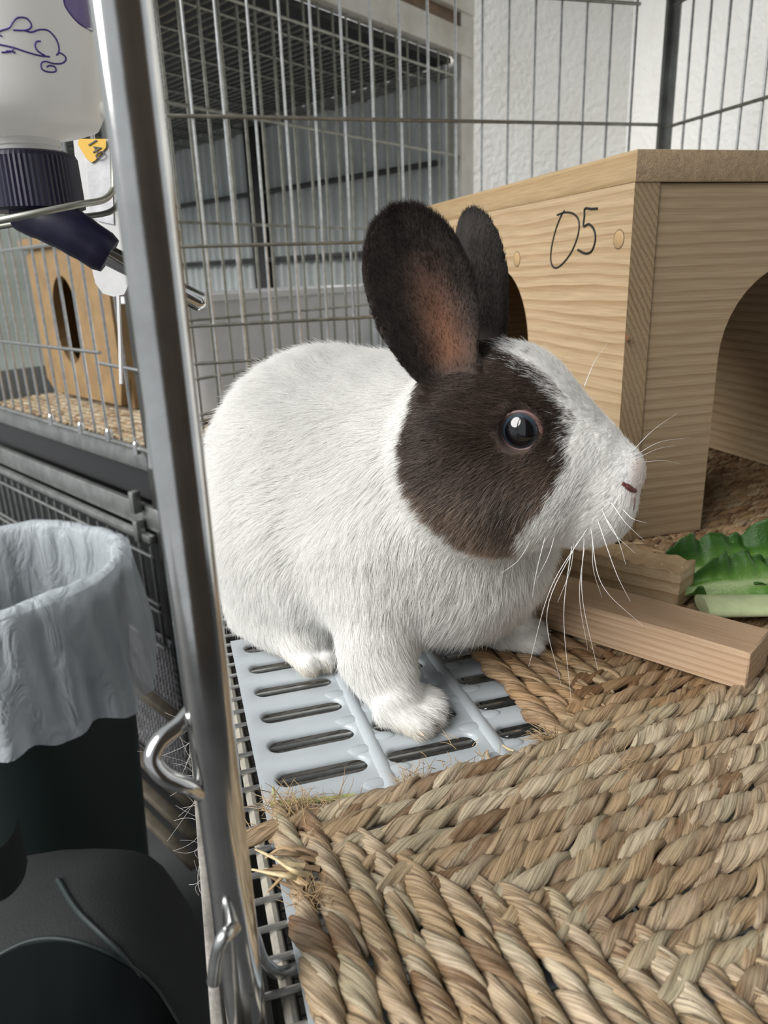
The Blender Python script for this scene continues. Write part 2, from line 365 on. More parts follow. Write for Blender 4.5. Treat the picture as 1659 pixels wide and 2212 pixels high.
m_sg2 = m_sg.copy(); m_sg2.name = 'brown_shaded_seagrass'
[n for n in m_sg2.node_tree.nodes if n.type == 'MIX' and abs(n.inputs[7].default_value[0] - .84) < 1e-3][0].inputs[7].default_value = (.70, .59, .49, 1)  # browner cords; the darkening also stands in for shade on this mat
PITCH, STEP, SCL = .0095, .0080, .82
def strand_mesh(seed, ns=14, nr=16, coarse=False):
    """one leafy strand of a twisted cord: rises from one side of the cord, crosses over the top and dives on the other side"""
    rg = random.Random(seed); ph = [rg.uniform(0, 6.28) for _ in range(5)]; lh = .0162 * rg.uniform(.82, 1.2); wid = .0040 * rg.uniform(.80, 1.18)
    kink = rg.uniform(-.0008, .0008); V, Fq, U = [], [], []
    for i in range(ns):
        t = -1 + 2 * i / (ns - 1); th = t * math.pi * .60
        rho = .0031
        c = np.array([t * lh, rho * 1.20 * math.sin(th) + kink * math.sin(t * 3), .0042 + rho * math.cos(th) * .95])
        tn = np.array([lh, rho * 1.20 * math.cos(th) * math.pi * .60, -rho * .95 * math.sin(th) * math.pi * .60]); tn /= np.linalg.norm(tn)
        rad = np.array([0, math.sin(th), math.cos(th)]); rad -= tn * (rad @ tn); rad /= np.linalg.norm(rad); sd = np.cross(tn, rad)
        tp = max(0, 1 - abs(t) ** 3.2) ** .6
        W_ = wid * (.34 + .66 * tp) * (1 + .08 * math.sin(4 * t + ph[0])); T_ = .0022 * (.45 + .55 * tp)
        for j in range(nr):
            a = 2 * math.pi * j / nr
            rg2 = 1 + .24 * math.sin(3 * a + ph[1] + 1.3 * t) + .22 * math.sin(7 * a + ph[2] - .8 * t) * (1 if not coarse else 0)
            V.append(c + sd * W_ * math.cos(a) * (1 + .04 * math.sin(7 * t + ph[3])) + rad * T_ * math.sin(a) * rg2)
            U.append((t * lh + seed * .13, (a if a < math.pi else 2 * math.pi - a) * .004 + seed * .07, 0))
    for i in range(ns - 1):
        for j in range(nr): Fq.append((i * nr + j, i * nr + (j + 1) % nr, (i + 1) * nr + (j + 1) % nr, (i + 1) * nr + j))
    Fq += [tuple(range(nr - 1, -1, -1)), tuple((ns - 1) * nr + j for j in range(nr))]
    return np.array(V) * SCL, Fq, np.array(U)
def fill_attrs(me, U, tint):
    a = me.attributes.new('fibre', 'FLOAT_VECTOR', 'POINT'); a.data.foreach_set('vector', np.asarray(U, np.float32).ravel())
    a = me.attributes.new('tint', 'FLOAT', 'POINT'); a.data.foreach_set('value', np.asarray(tint, np.float32).ravel() if not np.isscalar(tint) else np.full(len(U), tint, np.float32))
STR = []
for k in range(14):
    V, Fq, U = strand_mesh(k + 1); me = bpy.data.meshes.new('strand'); me.from_pydata([tuple(v) for v in V], [], Fq); fill_attrs(me, U, (k * .37) % 1)
    me.materials.append(m_sg); me.polygons.foreach_set('use_smooth', [True] * len(me.polygons)); STR.append(me)
STRC = [strand_mesh(50 + k, 8, 7, True) for k in range(6)]; STRM = [strand_mesh(80 + k, 12, 12) for k in range(8)]
def seagrass(name, label, corner, rot, wx, wy, z, nmax, view, far=None, mirror=1, keep=lambda x, y: True, drop=lambda x, y: False, mat=None, roty=None):
    """mat whose cords run round in concentric L shapes from its front/left corner.
    corner: world xy, rot: turn of the mat, cords go along +x and towards sy*y"""
    t = thing(name, label, 'woven mat')
    roty = rot if roty is None else roty; cr_, sr_ = math.cos(rot), math.sin(rot); sy = mirror
    spots = []
    for k in range(int(min(wx, wy) / PITCH) + 1):
        off = (k + .5) * PITCH; ph = random.uniform(0, STEP)
        s = off - .004 + ph * .4
        while s < wx:      # cord along x at distance off from the front edge
            spots.append((s, sy * off, 0., k)); s += STEP * random.uniform(.93, 1.07)
        s = off - .004 + ph * .6
        while s < wy:      # cord along y at distance off from the left edge
            spots.append((off, sy * s, sy * math.pi / 2, k)); s += STEP * random.uniform(.93, 1.07)
    full = []
    for (lx, ly, a, k) in spots:
        x = corner[0] + cr_ * lx - math.sin(roty) * ly; y = corner[1] + sr_ * lx + math.cos(roty) * ly
        v = RC @ (np.array([x, y, z]) - CAM)
        if v[2] < .05 or drop(x, y): continue
        px, py = 829.5 + F_PX * v[0] / v[2], 1106 + F_PX * v[1] / v[2]
        vis = -80 < px < 1740 and py < 2300
        full.append((v[2] + (0 if vis and keep(x, y) else 5), x, y, a + (rot if a == 0 else roty), k))
    full.sort()
    jm = MB(); JU, JT = [], []
    for i, (dd, x, y, a, k) in enumerate(full):
        a2 = a + random.uniform(-.17, .17); zz = z + random.uniform(-.0006, .0010) + .0005 * math.sin(k * 1.9)
        sc = random.uniform(.92, 1.10)
        if i < nmax and dd < 5:
            o = bpy.data.objects.new('strand', random.choice(STR)); COL.objects.link(o); o.parent = t
            if mat: o.material_slots[0].link = 'OBJECT'; o.material_slots[0].material = mat
            o.location = (x, y, zz); o.rotation_euler = (random.uniform(-.16, .16), random.uniform(-.05, .05), a2); o.scale = (sc, sc, sc)
        else:
            V, Fq, U = random.choice(STRM if dd < .52 else STRC); c, s = math.cos(a2), math.sin(a2)
            W_ = np.stack([x + sc * (c * V[:, 0] - s * V[:, 1]), y + sc * (s * V[:, 0] + c * V[:, 1]), zz + sc * V[:, 2]], -1)
            jm.add(W_, Fq); JU.append(U + random.uniform(0, 9)); JT.append(np.full(len(V), random.random()))
    if JU:
        o = jm.build('cord_weave', mat or m_sg, t, True, sharp=180); fill_attrs(o.data, np.concatenate(JU), np.concatenate(JT)); o['kind'] = 'stuff'
    return t
# near mat: corner in front of the rabbit, cords towards the camera
seagrass('seagrass_mat', 'straw-coloured seagrass mat with a frayed corner, lying in front of the rabbit', (.0175, .2290), math.radians(5.2), .300, .150, .0036, 300, None, mirror=-1, roty=math.radians(-.5))
# second mat: below block, lettuce and house
seagrass('seagrass_mat', 'brown seagrass mat under the wooden house, pine bar and lettuce', (.1400, .2360), math.radians(1.5), .46, .46, .0012, 300, None, mirror=1, keep=lambda x, y: y < .46, drop=lambda x, y: y < .2290 + (x - .0175) * math.tan(math.radians(5.2)) + .0015, mat=m_sg2)

# ---------------------------------------------------------------- wooden hide house "05"
HX, HY, HZ = .2905, .4330, .0095
TK, HL_, HWD, HT = .0180, .394, .272, .2375      # board thickness, depth, width, wall height
w_side = wood('pine_side', 1, light=(.47, .35, .215), dark=(.33, .215, .11), seed=.31, scale=110., dist=4.5, stretch=8)
w_front = wood('pine_front', 0, light=(.41, .31, .195), dark=(.30, .205, .115), seed=1.13, scale=130, dist=2.2, stretch=16)
w_roof = wood('pine_roof', 1, light=(.42, .305, .17), dark=(.34, .225, .11), seed=2.4, scale=70, dist=2.5, stretch=12)
w_end = wood('pine_end_grain', 1, light=(.38, .28, .17), dark=(.21, .14, .072), seed=.052, scale=300, dist=2.5, end=True)
w_sawn = plain('sawn_end_grain', (.33, .24, .145), .75, noise=.30, nscale=260, bump=.5, bscale=900)
house = thing('wooden_house', 'pine hide house marked 05 standing on the brown woven mat', 'hide house')
def arch_panel(a0, a1, h, c, half, top, thick, place):
    """board a0..a1 wide, h tall with an arched opening from the bottom, centred on c; place(a, z, t) -> world"""
    n = 20; r = half; zc = top - r * 1.05
    arc = [(c + half * math.cos(math.pi * k / n), zc + 1.05 * r * math.sin(math.pi * k / n)) for k in range(n + 1)]  # right to left
    out = [(a0, 0), (a0, h), (a1, h), (a1, 0), (c + half, 0)] + arc + [(c - half, 0)]
    mb = MB(); m_ = len(out)
    V = [place(a, z, 0) for a, z in out] + [place(a, z, thick) for a, z in out]
    bm = bmesh.new(); vs_ = [bm.verts.new(p) for p in V]
    f0 = bm.faces.new(vs_[:m_]); f1 = bm.faces.new(vs_[m_:][::-1])
    for i in range(m_): bm.faces.new((vs_[i], vs_[(i + 1) % m_], vs_[m_ + (i + 1) % m_], vs_[m_ + i]))
    bmesh.ops.recalc_face_normals(bm, faces=bm.faces)
    bmesh.ops.triangulate(bm, faces=[f0, f1])
    me = bpy.data.meshes.new('panel'); bm.to_mesh(me); bm.free(); return me
me = arch_panel(HY, HY + HL_, HT, HY + HL_ / 2 + .002, .062, .190, TK, lambda a, z, t: (HX + t, a, HZ + z))
lw = link('side_wall', me, w_side, house); me.materials.append(w_end)
for p in me.polygons:
    if p.normal.y < -.9 and p.center.y < HY + .001: p.material_index = 1
me = arch_panel(HX + TK + .0007, HX + HWD - TK, HT - .0006, HX + HWD / 2, .0605, .188, TK * .85, lambda a, z, t: (a, HY + .0012 + t, HZ + z))
link('front_panel', me, w_front, house)
MB().box((HX + HWD - TK, HY, HZ), (HX + HWD, HY + HL_, HZ + HT)).build('side_wall', w_side, house, bevel=.0006)
MB().box((HX + TK, HY + HL_ - TK, HZ), (HX + HWD - TK, HY + HL_, HZ + HT)).build('back_panel', w_front, house, bevel=.0006)
rf = MB().box((HX - .0004, HY - .0010, HZ + HT), (HX + HWD + .001, HY + HL_, HZ + HT + .0186)).build('roof', w_roof, house, bevel=.0009)
rf.data.materials.append(w_sawn)
for p in rf.data.polygons:
    if p.normal.y < -.9: p.material_index = 1
m_plug = wood('pine_plug', 2, light=(.50, .35, .19), dark=(.36, .23, .11), scale=200, dist=1.); m_ring = plain('plug_gap', (.09, .06, .035), .8)
for px, py in ((1117, 560), (1337, 517), ):
    q = on_x(px, py, HX)
    R_ = np.array([[0, 0, -1], [0, 1, 0], [1, 0, 0.]])
    pg = MB().lathe([(.0001, .0006), (.0052, .0006), (.0056, .0003), (.0057, -.002)], q, 24, R_).build('dowel_plug', m_plug, house, True)
    MB().lathe([(.0056, .00025), (.0061, .00025), (.0061, -.001)], q, 24, R_).build('plug_gap', m_ring, pg)
m_ink = plain('black_marker', (.012, .012, .012), .4)
def stroke(name, pts, r, parent):
    P = [on_x(x, y, HX) + np.array([-.0001, 0, 0]) for x, y in pts]
    o = MB().tube(bez(P, 6), r, 8).build(name, m_ink, parent, True)
    return o
zx = lambda x, y: (740 + x / 2.37, 420 + y / 2.37)
stroke('marker_digit', [zx(*p) for p in ((1100, 105), (1140, 92), (1185, 100), (1212, 140), (1205, 215), (1170, 300), (1120, 362), (1085, 375), (1068, 340), (1072, 270), (1092, 185), (1118, 115), (1138, 82))], .00075, house)
stroke('marker_digit', [zx(*p) for p in ((1308, 72), (1275, 74), (1243, 73), (1240, 110), (1236, 162), (1262, 152), (1288, 180), (1296, 230), (1278, 288), (1245, 302), (1206, 284))], .00085, house)
MB().lathe([(.0001, .0003), (.0016, .0002), (.0022, 0)], on_x(1354, 730, HX), 10, np.array([[0, 0, -1], [0, 1, 0], [1, 0, 0.]])).build('knot', plain('knot_brown', (.16, .07, .025), .6), house)

# ---------------------------------------------------------------- pine bar and chewed block
bar_l = on_z(1105, 1335, .0095); bar_r = on_z(1610, 1498, .0095)
d1 = bar_r - bar_l; d1 /= np.linalg.norm(d1); n1_ = np.array([-d1[1], d1[0], 0])     # points away from the camera
wb = wood('pine_bar', 0, light=(.50, .36, .24), dark=(.38, .245, .145), seed=.7, scale=260, dist=1.6, stretch=14)
def bar(name, label, p, length, width, height, mat, chew=0., seed=3):
    rg = random.Random(seed); nl = 40; mb = MB(); V = []
    for i in range(nl + 1):
        x = length * i / nl
        for (a, z) in ((0, 0), (0, .5), (0, 1), (.5, 1), (1, 1), (1, .5), (1, 0), (.5, 0)):
            j = (rg.uniform(-1, .2) * chew if z == 1 else 0, rg.uniform(-.6, .6) * chew if z > 0 else 0)
            V.append((x, a * width + j[1], z * height + j[0]))
    F_ = [(i * 8 + j, i * 8 + (j + 1) % 8, (i + 1) * 8 + (j + 1) % 8, (i + 1) * 8 + j) for i in range(nl) for j in range(8)]
    F_ += [tuple(range(7, -1, -1)), tuple(nl * 8 + j for j in range(8))]
    F_ = [q[::-1] for q in F_]
    mb.add(V, F_); o = mb.build(name, mat, None, bevel=.0007 if not chew else .0004, segs=1)
    o.matrix_world = Matrix(((d1[0], n1_[0], 0, p[0]), (d1[1], n1_[1], 0, p[1]), (0, 0, 1, p[2]), (0, 0, 0, 1)))
    return tag(o, label, 'wood piece', 'pine pieces on the woven mat')
Lb = float(np.linalg.norm(bar_r - bar_l))
bar('wooden_bar', 'long square pine bar lying between the rabbit and the lettuce', bar_l + np.array([0, 0, .0006]), Lb, .0300, .0200, wb)
chr_ = on_z(1462, 1320, .0095)
wc = wood('chewed_pine', 0, light=(.55, .42, .265), dark=(.34, .22, .11), seed=4.4, scale=120, dist=4, stretch=6)
bar('wooden_block', 'short pine block with a gnawed rough top behind the long bar', chr_ - d1 * .095 + np.array([0, 0, .0006]), .095, .024, .0235, wc, chew=.0016)

# ---------------------------------------------------------------- lettuce
m_let, nt, b = mat_new('lettuce'); L = nt.links
a_ = N(nt, 'ShaderNodeAttribute', attribute_name='rib'); ns_ = N(nt, 'ShaderNodeTexNoise'); setin(ns_, Scale=70., Detail=4.)
ad = N(nt, 'ShaderNodeMath', operation='MULTIPLY_ADD'); L.new(ns_.outputs['Fac'], ad.inputs[0]); ad.inputs[1].default_value = .35; L.new(a_.outputs['Fac'], ad.inputs[2])
rp = N(nt, 'ShaderNodeValToRGB'); e = rp.color_ramp.elements; e[0].position = .10; e[0].color = (.42, .50, .27, 1); e[1].position = .95; e[1].color = (.030, .10, .012, 1); k_ = e.new(.45); k_.color = (.10, .22, .035, 1)
L.new(ad.outputs[0], rp.inputs[0]); L.new(rp.outputs[0], b.inputs['Base Color']); b.inputs['Roughness'].default_value = .35
b.inputs['Transmission Weight'].default_value = 0; b.inputs['Subsurface Weight'].default_value = .25; b.inputs['Subsurface Radius'].default_value = (.002, .004, .001)
bp = N(nt, 'ShaderNodeBump'); bp.inputs['Strength'].default_value = .5; bp.inputs['Distance'].default_value = .001; L.new(ns_.outputs['Fac'], bp.inputs['Height']); L.new(bp.outputs[0], b.inputs['Normal'])
def leaf(name, label, base, ang, length, width, lift, ruff, seed, roll=0., pale=0.):
    rg = random.Random(seed); nu, nv = 90, 36; V, A = [], []
    ph = [rg.uniform(0, 6) for _ in range(6)]
    for i in range(nu + 1):
        u = i / nu
        for j in range(nv + 1):
            v = -1 + 2 * j / nv
            wv = width * (math.sin(min(1, u * 1.08 + .10) * math.pi * .88) ** .75) * (1 + .07 * math.sin(19 * u + ph[5] + 5 * v))
            ru = ruff * abs(v) ** 1.5 * (math.sin(13 * u + ph[0] + v * 2) + .7 * math.sin(29 * u + ph[1]) + .45 * math.sin(53 * u * (1 if v > 0 else .8) + ph[2]) + .3 * math.sin(83 * u + ph[4]))
            z = lift * math.sin(u * math.pi * .9) + ru + .45 * width * v * v * (.8 - .3 * u) + .0012 * math.sin(v * 9 + u * 11 + ph[3])
            y = wv * v * (1 - .16 * v * v)
            V.append((u * length, y * math.cos(roll) - z * math.sin(roll), z * math.cos(roll) + y * math.sin(roll)))
            A.append(max(0, min(1, abs(v) * 1.4 + u * .25 - .15)) * (1 - pale) + .04 * math.sin(17 * v + 13 * u))
    mb = MB(); mb.add(V, [(i * (nv + 1) + j, i * (nv + 1) + j + 1, (i + 1) * (nv + 1) + j + 1, (i + 1) * (nv + 1) + j) for i in range(nu) for j in range(nv)])
    zmin = min(v[2] for v in V)
    o = mb.build(name, m_let, None, True, sharp=180); at2 = o.data.attributes.new('rib', 'FLOAT', 'POINT'); at2.data.foreach_set('value', np.array(A, np.float32))
    md = o.modifiers.new('thick', 'SOLIDIFY'); md.thickness = .0007
    o.location = (base[0], base[1], base[2] - zmin); o.rotation_euler = (0, 0, ang)
    return tag(o, label, 'lettuce', 'lettuce by the wooden house')
q = on_z(1420, 1262, .010)
leaf('lettuce_leaf', 'crinkled dark green lettuce leaf on the brown mat beside the pine pieces', q, math.radians(-14), .130, .030, .010, .0042, 5, roll=.42)
q = on_z(1640, 1335, .011)
st_o = leaf('lettuce_leaf', 'pale green lettuce leaf with its thick stem end towards the long bar', on_z(1478, 1300, .011), math.radians(-10), .105, .022, .006, .0040, 9, roll=.5, pale=.2)
qs = on_z(1535, 1345, .0105)
mb = MB(); nu, nv = 20, 14; V = []
for i in range(nu + 1):
    u = i / nu; w_ = .0120 * (1 - .10 * u); 
    for j in range(nv):
        a = 2 * math.pi * j / nv; V.append((u * .085, w_ * math.cos(a), .0058 + (.0058 * (1 - .2 * u)) * math.sin(a) * (1 if math.sin(a) > 0 else .75) - .0030 * max(0, math.sin(a)) ** 2 * math.cos(a) ** 2))
mb.add(V, [(i * nv + j, i * nv + (j + 1) % nv, (i + 1) * nv + (j + 1) % nv, (i + 1) * nv + j) for i in range(nu) for j in range(nv)] + [tuple(range(nv - 1, -1, -1)), tuple(nu * nv + j for j in range(nv))])
m_stem = plain('lettuce_stem', (.46, .52, .30), .3, noise=.25, nscale=60); m_stem.node_tree.nodes['Principled BSDF'].inputs['Subsurface Weight'].default_value = .3
m_stem.node_tree.nodes['Principled BSDF'].inputs['Subsurface Radius'].default_value = (.004, .005, .002)
o = mb.build('lettuce_rib', m_stem, None, True, sharp=70); o.location = qs + np.array([0, .008, .0005]); o.rotation_euler = (0, 0, math.radians(-19))
tag(o, 'thick pale lettuce rib broken off beside the green leaf', 'lettuce', 'lettuce by the wooden house')

# ---------------------------------------------------------------- hay and straw scraps
m_hay = plain('green_hay', (.42, .44, .17), .6, noise=.4, nscale=200); m_straw = plain('dry_straw', (.56, .45, .26), .6, noise=.3, nscale=200)
def scrap(pts, r, mat, label, z=.0022):
    P = [on_z(x, y, z) for x, y in pts]; c = P[0].copy(); c[2] = 0
    mb = MB().tube([p - c for p in bez(P, 6)], r, 6); o = mb.build('hay_stalk', mat, None, True); o.location = c
    tag(o, label, 'hay', 'hay scraps on the plastic mat'); return o
scrap([(584, 1736), (640, 1731), (700, 1727), (768, 1719)], [.0011] * 19, m_hay, 'long flat green hay stalk on the plastic mat by the frayed corner')
scrap([(590, 1700), (594, 1730), (598, 1765)], .0005, m_hay, 'thin dark green hay stalk crossing the long one', .004)
scrap([(1052, 1622), (1056, 1640), (1068, 1660)], .0006, m_straw, 'short pale straw bit on the plastic rib')
scrap([(1032, 1674), (1045, 1664), (1058, 1652)], .0009, m_hay, 'short green hay bit at the edge of the straw-coloured mat')
scrap([(1118, 1648), (1140, 1650), (1156, 1652)], .0005, m_straw, 'thin pale straw bit inside a slot beside the brown mat')
scrap([(1086, 1610), (1098, 1618), (1110, 1622)], .0005, m_straw, 'curled brown straw bit on the plastic near the brown mat')
# frayed fibres at the mat corners
m_fib = plain('frayed_fibre', (.34, .235, .125), .7); m_brn = plain('brown_fibre', (.16, .105, .055), .7)
def fray(parent, px, py, n, spread, ln, z=.008, r=.00016, seed=1, bias=(0, 0, 0), mat=None):
    rg = random.Random(seed); mb = MB()
    for k in range(n):
        p = on_z(px + rg.gauss(0, spread), py + rg.gauss(0, spread * .5), z * rg.uniform(.3, 1.1))
        d = np.array([rg.gauss(bias[0], 1), rg.gauss(bias[1], 1), rg.uniform(.0, .9) + bias[2]]); d /= np.linalg.norm(d); l = ln * rg.uniform(.4, 1.1)
        c = np.array([rg.gauss(0, .35), rg.gauss(0, .35), -rg.uniform(.2, .9)])
        mb.tube([p + l * (d * t + c * t * t * .5) for t in (0, .25, .5, .75, 1)], [r, r, r * .9, r * .7, r * .4], 4, False)
    o = mb.build('frayed_fibre', mat or m_fib, parent, True); o['kind'] = 'stuff'; return o
mats_ = [o for o in COL.objects if o.name.startswith('seagrass_mat')]
fray(mats_[0], 660, 1765, 240, 45, .016, .008, seed=2, bias=(-.3, .6, .3))
fray(mats_[0], 905, 1700, 90, 22, .010, .006, seed=3, bias=(0, .8, .4))
fray(mats_[0], 1050, 1680, 130, 70, .009, .006, seed=13, bias=(0, .8, .3))
fray(mats_[1], 1185, 1595, 130, 10, .010, .007, seed=4, bias=(-1.2, .2, .2))
fray(mats_[1], 1310, 1640, 160, 40, .009, .009, seed=5, bias=(0, .2, .5))
fray(mats_[0], 680, 1950, 120, 22, .009, .010, seed=6, bias=(0, 0, .6))
rg = random.Random(8)
for k in range(13):
    x, y = 640 + rg.uniform(-25, 25), 1862 + rg.uniform(-42, 48); up = rg.uniform(-.003, .004)
    P = [on_z(x + 30, y + 14, .011), on_z(x - 12, y + rg.uniform(-16, 10), .0125 + up), on_z(x - 50 - rg.uniform(0, 30), y + rg.uniform(-34, 26), .008 + up)]
    V = bez(P, 6); mb = MB(); mb.tube(V, [.0011 - .0008 * i / len(V) for i in range(len(V))], 6)
    mb.build('loose_end', (m_fib, m_brn, m_straw)[k % 3 if k % 6 else 1], mats_[0], True)
# ---------------------------------------------------------------- neighbouring cage rack
AZ_A, AZ_B = math.radians(53), math.radians(-28)
RA = np.array([math.sin(AZ_A), math.cos(AZ_A), 0]); RB = np.array([math.sin(AZ_B), math.cos(AZ_B), 0]); UZ = np.array([0, 0, 1.])
RN = np.array([-.030, 1.060, 0])
def rk(a, b, z): return RN + RA * a + RB * b + UZ * z
rack = thing('cage_rack', 'steel rack of wire cages beyond the water bottle, with white timber top beams', 'cage rack')
def rtube(name, p, q, r, mat, parent, n=6): return MB().tube([p, q], r, n).build(name, mat, parent, True)
LA, LB = .815, .95           # face lengths
# posts
MB().obox(rk(-.004, -.004, -.80), RA * .020, RB * .004, UZ * 1.5).build('post', MT['rack_steel'], rack, bevel=.001)
MB().obox(rk(-.004, .000, -.80), RA * .004, RB * .022, UZ * 1.5).build('post', MT['rack_dark'], rack, bevel=.001)
MB().obox(rk(LA, -.01, -.80), RA * .050, RB * .04, UZ * 1.75).build('corner_beam', MT['white_paint'], rack, bevel=.002)
# right face: bars and crossbars
fr_ = holder('end_panel', rack); proto = None
for k in range(24):
    a = .020 + k * .0345
    if a > LA - .01: break
    if proto is None: proto = MB().tube([(0, 0, -.030), (0, 0, .597)], .0021, 6).build('bar', MT['olive_wire'], fr_, True); o = proto
    else: o = copy_of(proto, fr_)
    o.location = rk(a, 0, 0)
for z in (.010, .062, .144, .273, .418, .560): rtube('crossbar', rk(0, -.004, z), rk(LA, -.004, z), .0024, MT['olive_wire'], fr_)
# white timbers on top
MB().obox(rk(-.02, -.014, .598), RA * (LA + .06), RB * .03, UZ * .046).build('beam', MT['white_paint'], rack, bevel=.002)
MB().obox(rk(-.02, -.004, .644), RA * (LA + .05), RB * .02, UZ * .026).build('beam', MT['brown_wood'], rack, bevel=.002)
MB().obox(rk(-.02, -.018, .670), RA * (LA + .06), RB * .03, UZ * .040).build('beam', MT['white_paint'], rack, bevel=.002)
MB().obox(rk(-.02, .000, .710), RA * (LA + .04), RB * .012, UZ * .36).build('door_board', MT['white_paint'], rack, bevel=.002)
# dark mesh ceiling
ce = holder('ceiling_mesh', rack); proto = None
dvec = RB * 2.0; Lc = float(np.linalg.norm(dvec))
for k in range(40):
    a = .012 + k * .0200
    if proto is None: proto = MB().tube([(0, 0, 0), tuple(dvec)], .0017, 5).build('mesh_wire', MT['olive_wire'], ce, True); o = proto
    else: o = copy_of(proto, ce)
    o.location = rk(a, 0, .560)
for k in range(18): rtube('mesh_wire', rk(0, .04 + k * .105, .556), rk(LA, .04 + k * .105, .556), .0022, MT['olive_wire'], ce, 5)
MB().obox(rk(-.01, .01, .585), RA * (LA - .0), RB * 2.1, UZ * .010).build('roof_board', MT['black'], rack)
# far wall of grey corrugated sheet at the end of the right face
m_sheet = plain('grey_corrugated_sheet', (.66, .70, .70), .5, .0, noise=.12, nscale=10)
nW = 620; V = []; F_ = []
for i in range(nW + 1):
    b_ = .02 + 2.1 * i / nW; dz = .007 * math.sin(b_ * 2 * math.pi / .036)
    for z in (-.06, .585): V.append(rk(LA - .012 + dz, b_, z))
for i in range(nW): F_.append((2 * i, 2 * i + 2, 2 * i + 3, 2 * i + 1))
MB().add(V, F_).build('corrugated_sheet', m_sheet, rack, True, sharp=80)
for z, hh in ((.402, .010), (.235, .012)): MB().obox(rk(LA - .040, .03, z), RA * .014, RB * 2.0, UZ * hh).build('sheet_rail', MT['rack_dark'], rack, bevel=.001)
MB().obox(rk(LA - .045, .64, -.06), RA * .025, RB * .055, UZ * .645).build('sheet_post', MT['rack_dark'], rack, bevel=.002)
# cage floor board, front rails, drawer gaps
MB().obox(rk(.004, .006, -.052), RA * (LA - .02), RB * 1.40, UZ * .010).build('cage_floor', MT['rack_dark'], rack)
MB().obox(rk(0, -.008, -.062), RA * .010, RB * LB * 1.1, UZ * .030).build('rail', MT['rack_steel'], rack, bevel=.002)
MB().tube([rk(-.008, -.02, -.026), rk(-.008, LB, -.026)], .004, 8).build('rail', MT['rack_steel'], rack, True)
MB().obox(rk(-.006, -.008, -.150), RA * .010, RB * LB * 1.1, UZ * .036).build('rail', MT['rack_steel'], rack, bevel=.002)
MB().obox(rk(-.018, .020, -.166), RA * .012, RB * LB * 1.1, UZ * .012).build('rail', MT['rack_steel'], rack, bevel=.002)
MB().obox(rk(.012, .0, -.112), RA * .004, RB * LB, UZ * .050).build('drawer_front', MT['black'], rack)
MB().obox(rk(.010, .010, -.80), RA * (LA - .02), RB * 1.3, UZ * .62).build('inner_box', MT['black'], rack)
MB().obox(rk(0, -.002, -.062), RA * LA, RB * .008, UZ * .030).build('rail', MT['rack_steel'], rack, bevel=.002)
for (b_, z) in ((.12, -.014), (.22, -.016), (.035, -.022), (.34, -.016)):
    MB().lathe([(.0001, .007), (.004, .006), (.006, .001), (.006, -.012)], rk(-.010, b_, z), 12).build('bolt', MT['chrome'], rack, True)
for (b_, z) in ((.045, -.106), (.045, -.150)):
    MB().obox(rk(-.024, b_, z - .018), RA * .016, RB * .014, UZ * .034).build('bracket', MT['rack_steel'], rack, bevel=.003)
# left face: bars of the upper cage and of the lower one
fl_ = holder('front_panel', rack); proto = None
for k in range(20):
    b_ = .052 + k * .0445
    if proto is None: proto = MB().tube([(0, 0, -.030), (0, 0, .595)], .0022, 6).build('bar', MT['wire'], fl_, True); o = proto
    else: o = copy_of(proto, fl_)
    o.location = rk(-.002, b_, 0)
rtube('crossbar', rk(-.007, .0, .255), rk(-.007, LB, .255), .0028, MT['wire'], fl_)
rtube('crossbar', rk(-.007, .115, .103), rk(-.007, LB, .103), .0028, MT['wire'], fl_)
rtube('crossbar', rk(-.007, .0, .085), rk(-.007, .12, .088), .0028, MT['wire'], fl_)
rtube('crossbar', rk(-.007, .0, .44), rk(-.007, LB, .44), .0028, MT['wire'], fl_)
lo_ = holder('lower_panel', rack); proto = None
for k in range(24):
    b_ = .030 + k * .036
    if proto is None: proto = MB().tube([(0, 0, -.335), (0, 0, -.172)], .0026, 6).build('bar', MT['rack_steel'], lo_, True); o = proto
    else: o = copy_of(proto, lo_)
    o.location = rk(-.012, b_, 0)
for z in (-.185, -.262, -.274, -.335): rtube('crossbar', rk(-.017, .02, z), rk(-.017, LB, z), .0030, MT['rack_steel'], lo_)
# fine dark mesh below
ms = MB()
for k in range(44): ms.tube([rk(-.004, .014 + k * .011, -.60), rk(-.004, .014 + k * .011, -.335)], .0011, 4, False)
for k in range(20): ms.tube([rk(-.006, .010, -.60 + k * .0136), rk(-.006, .50, -.60 + k * .0136)], .0011, 4, False)
o = ms.build('fine_mesh', MT['rack_dark'], rack); o['kind'] = 'stuff'
MB().obox(rk(.004, .01, -.60), RA * .003, RB * .50, UZ * .26).build('mesh_backing', plain('grey_paper', (.22, .22, .24), .8, noise=.7, nscale=60), rack)
for z, dx in ((-.470, .02), (-.620, .024), (-.680, .030), (-.735, .036)):
    MB().obox(rk(-dx, .004, z), RA * .018, RB * LB * .9, UZ * .014).build('runner', plain('aged_runner', (.14, .12, .09), .6, .3, noise=.4, nscale=30), rack, bevel=.002)
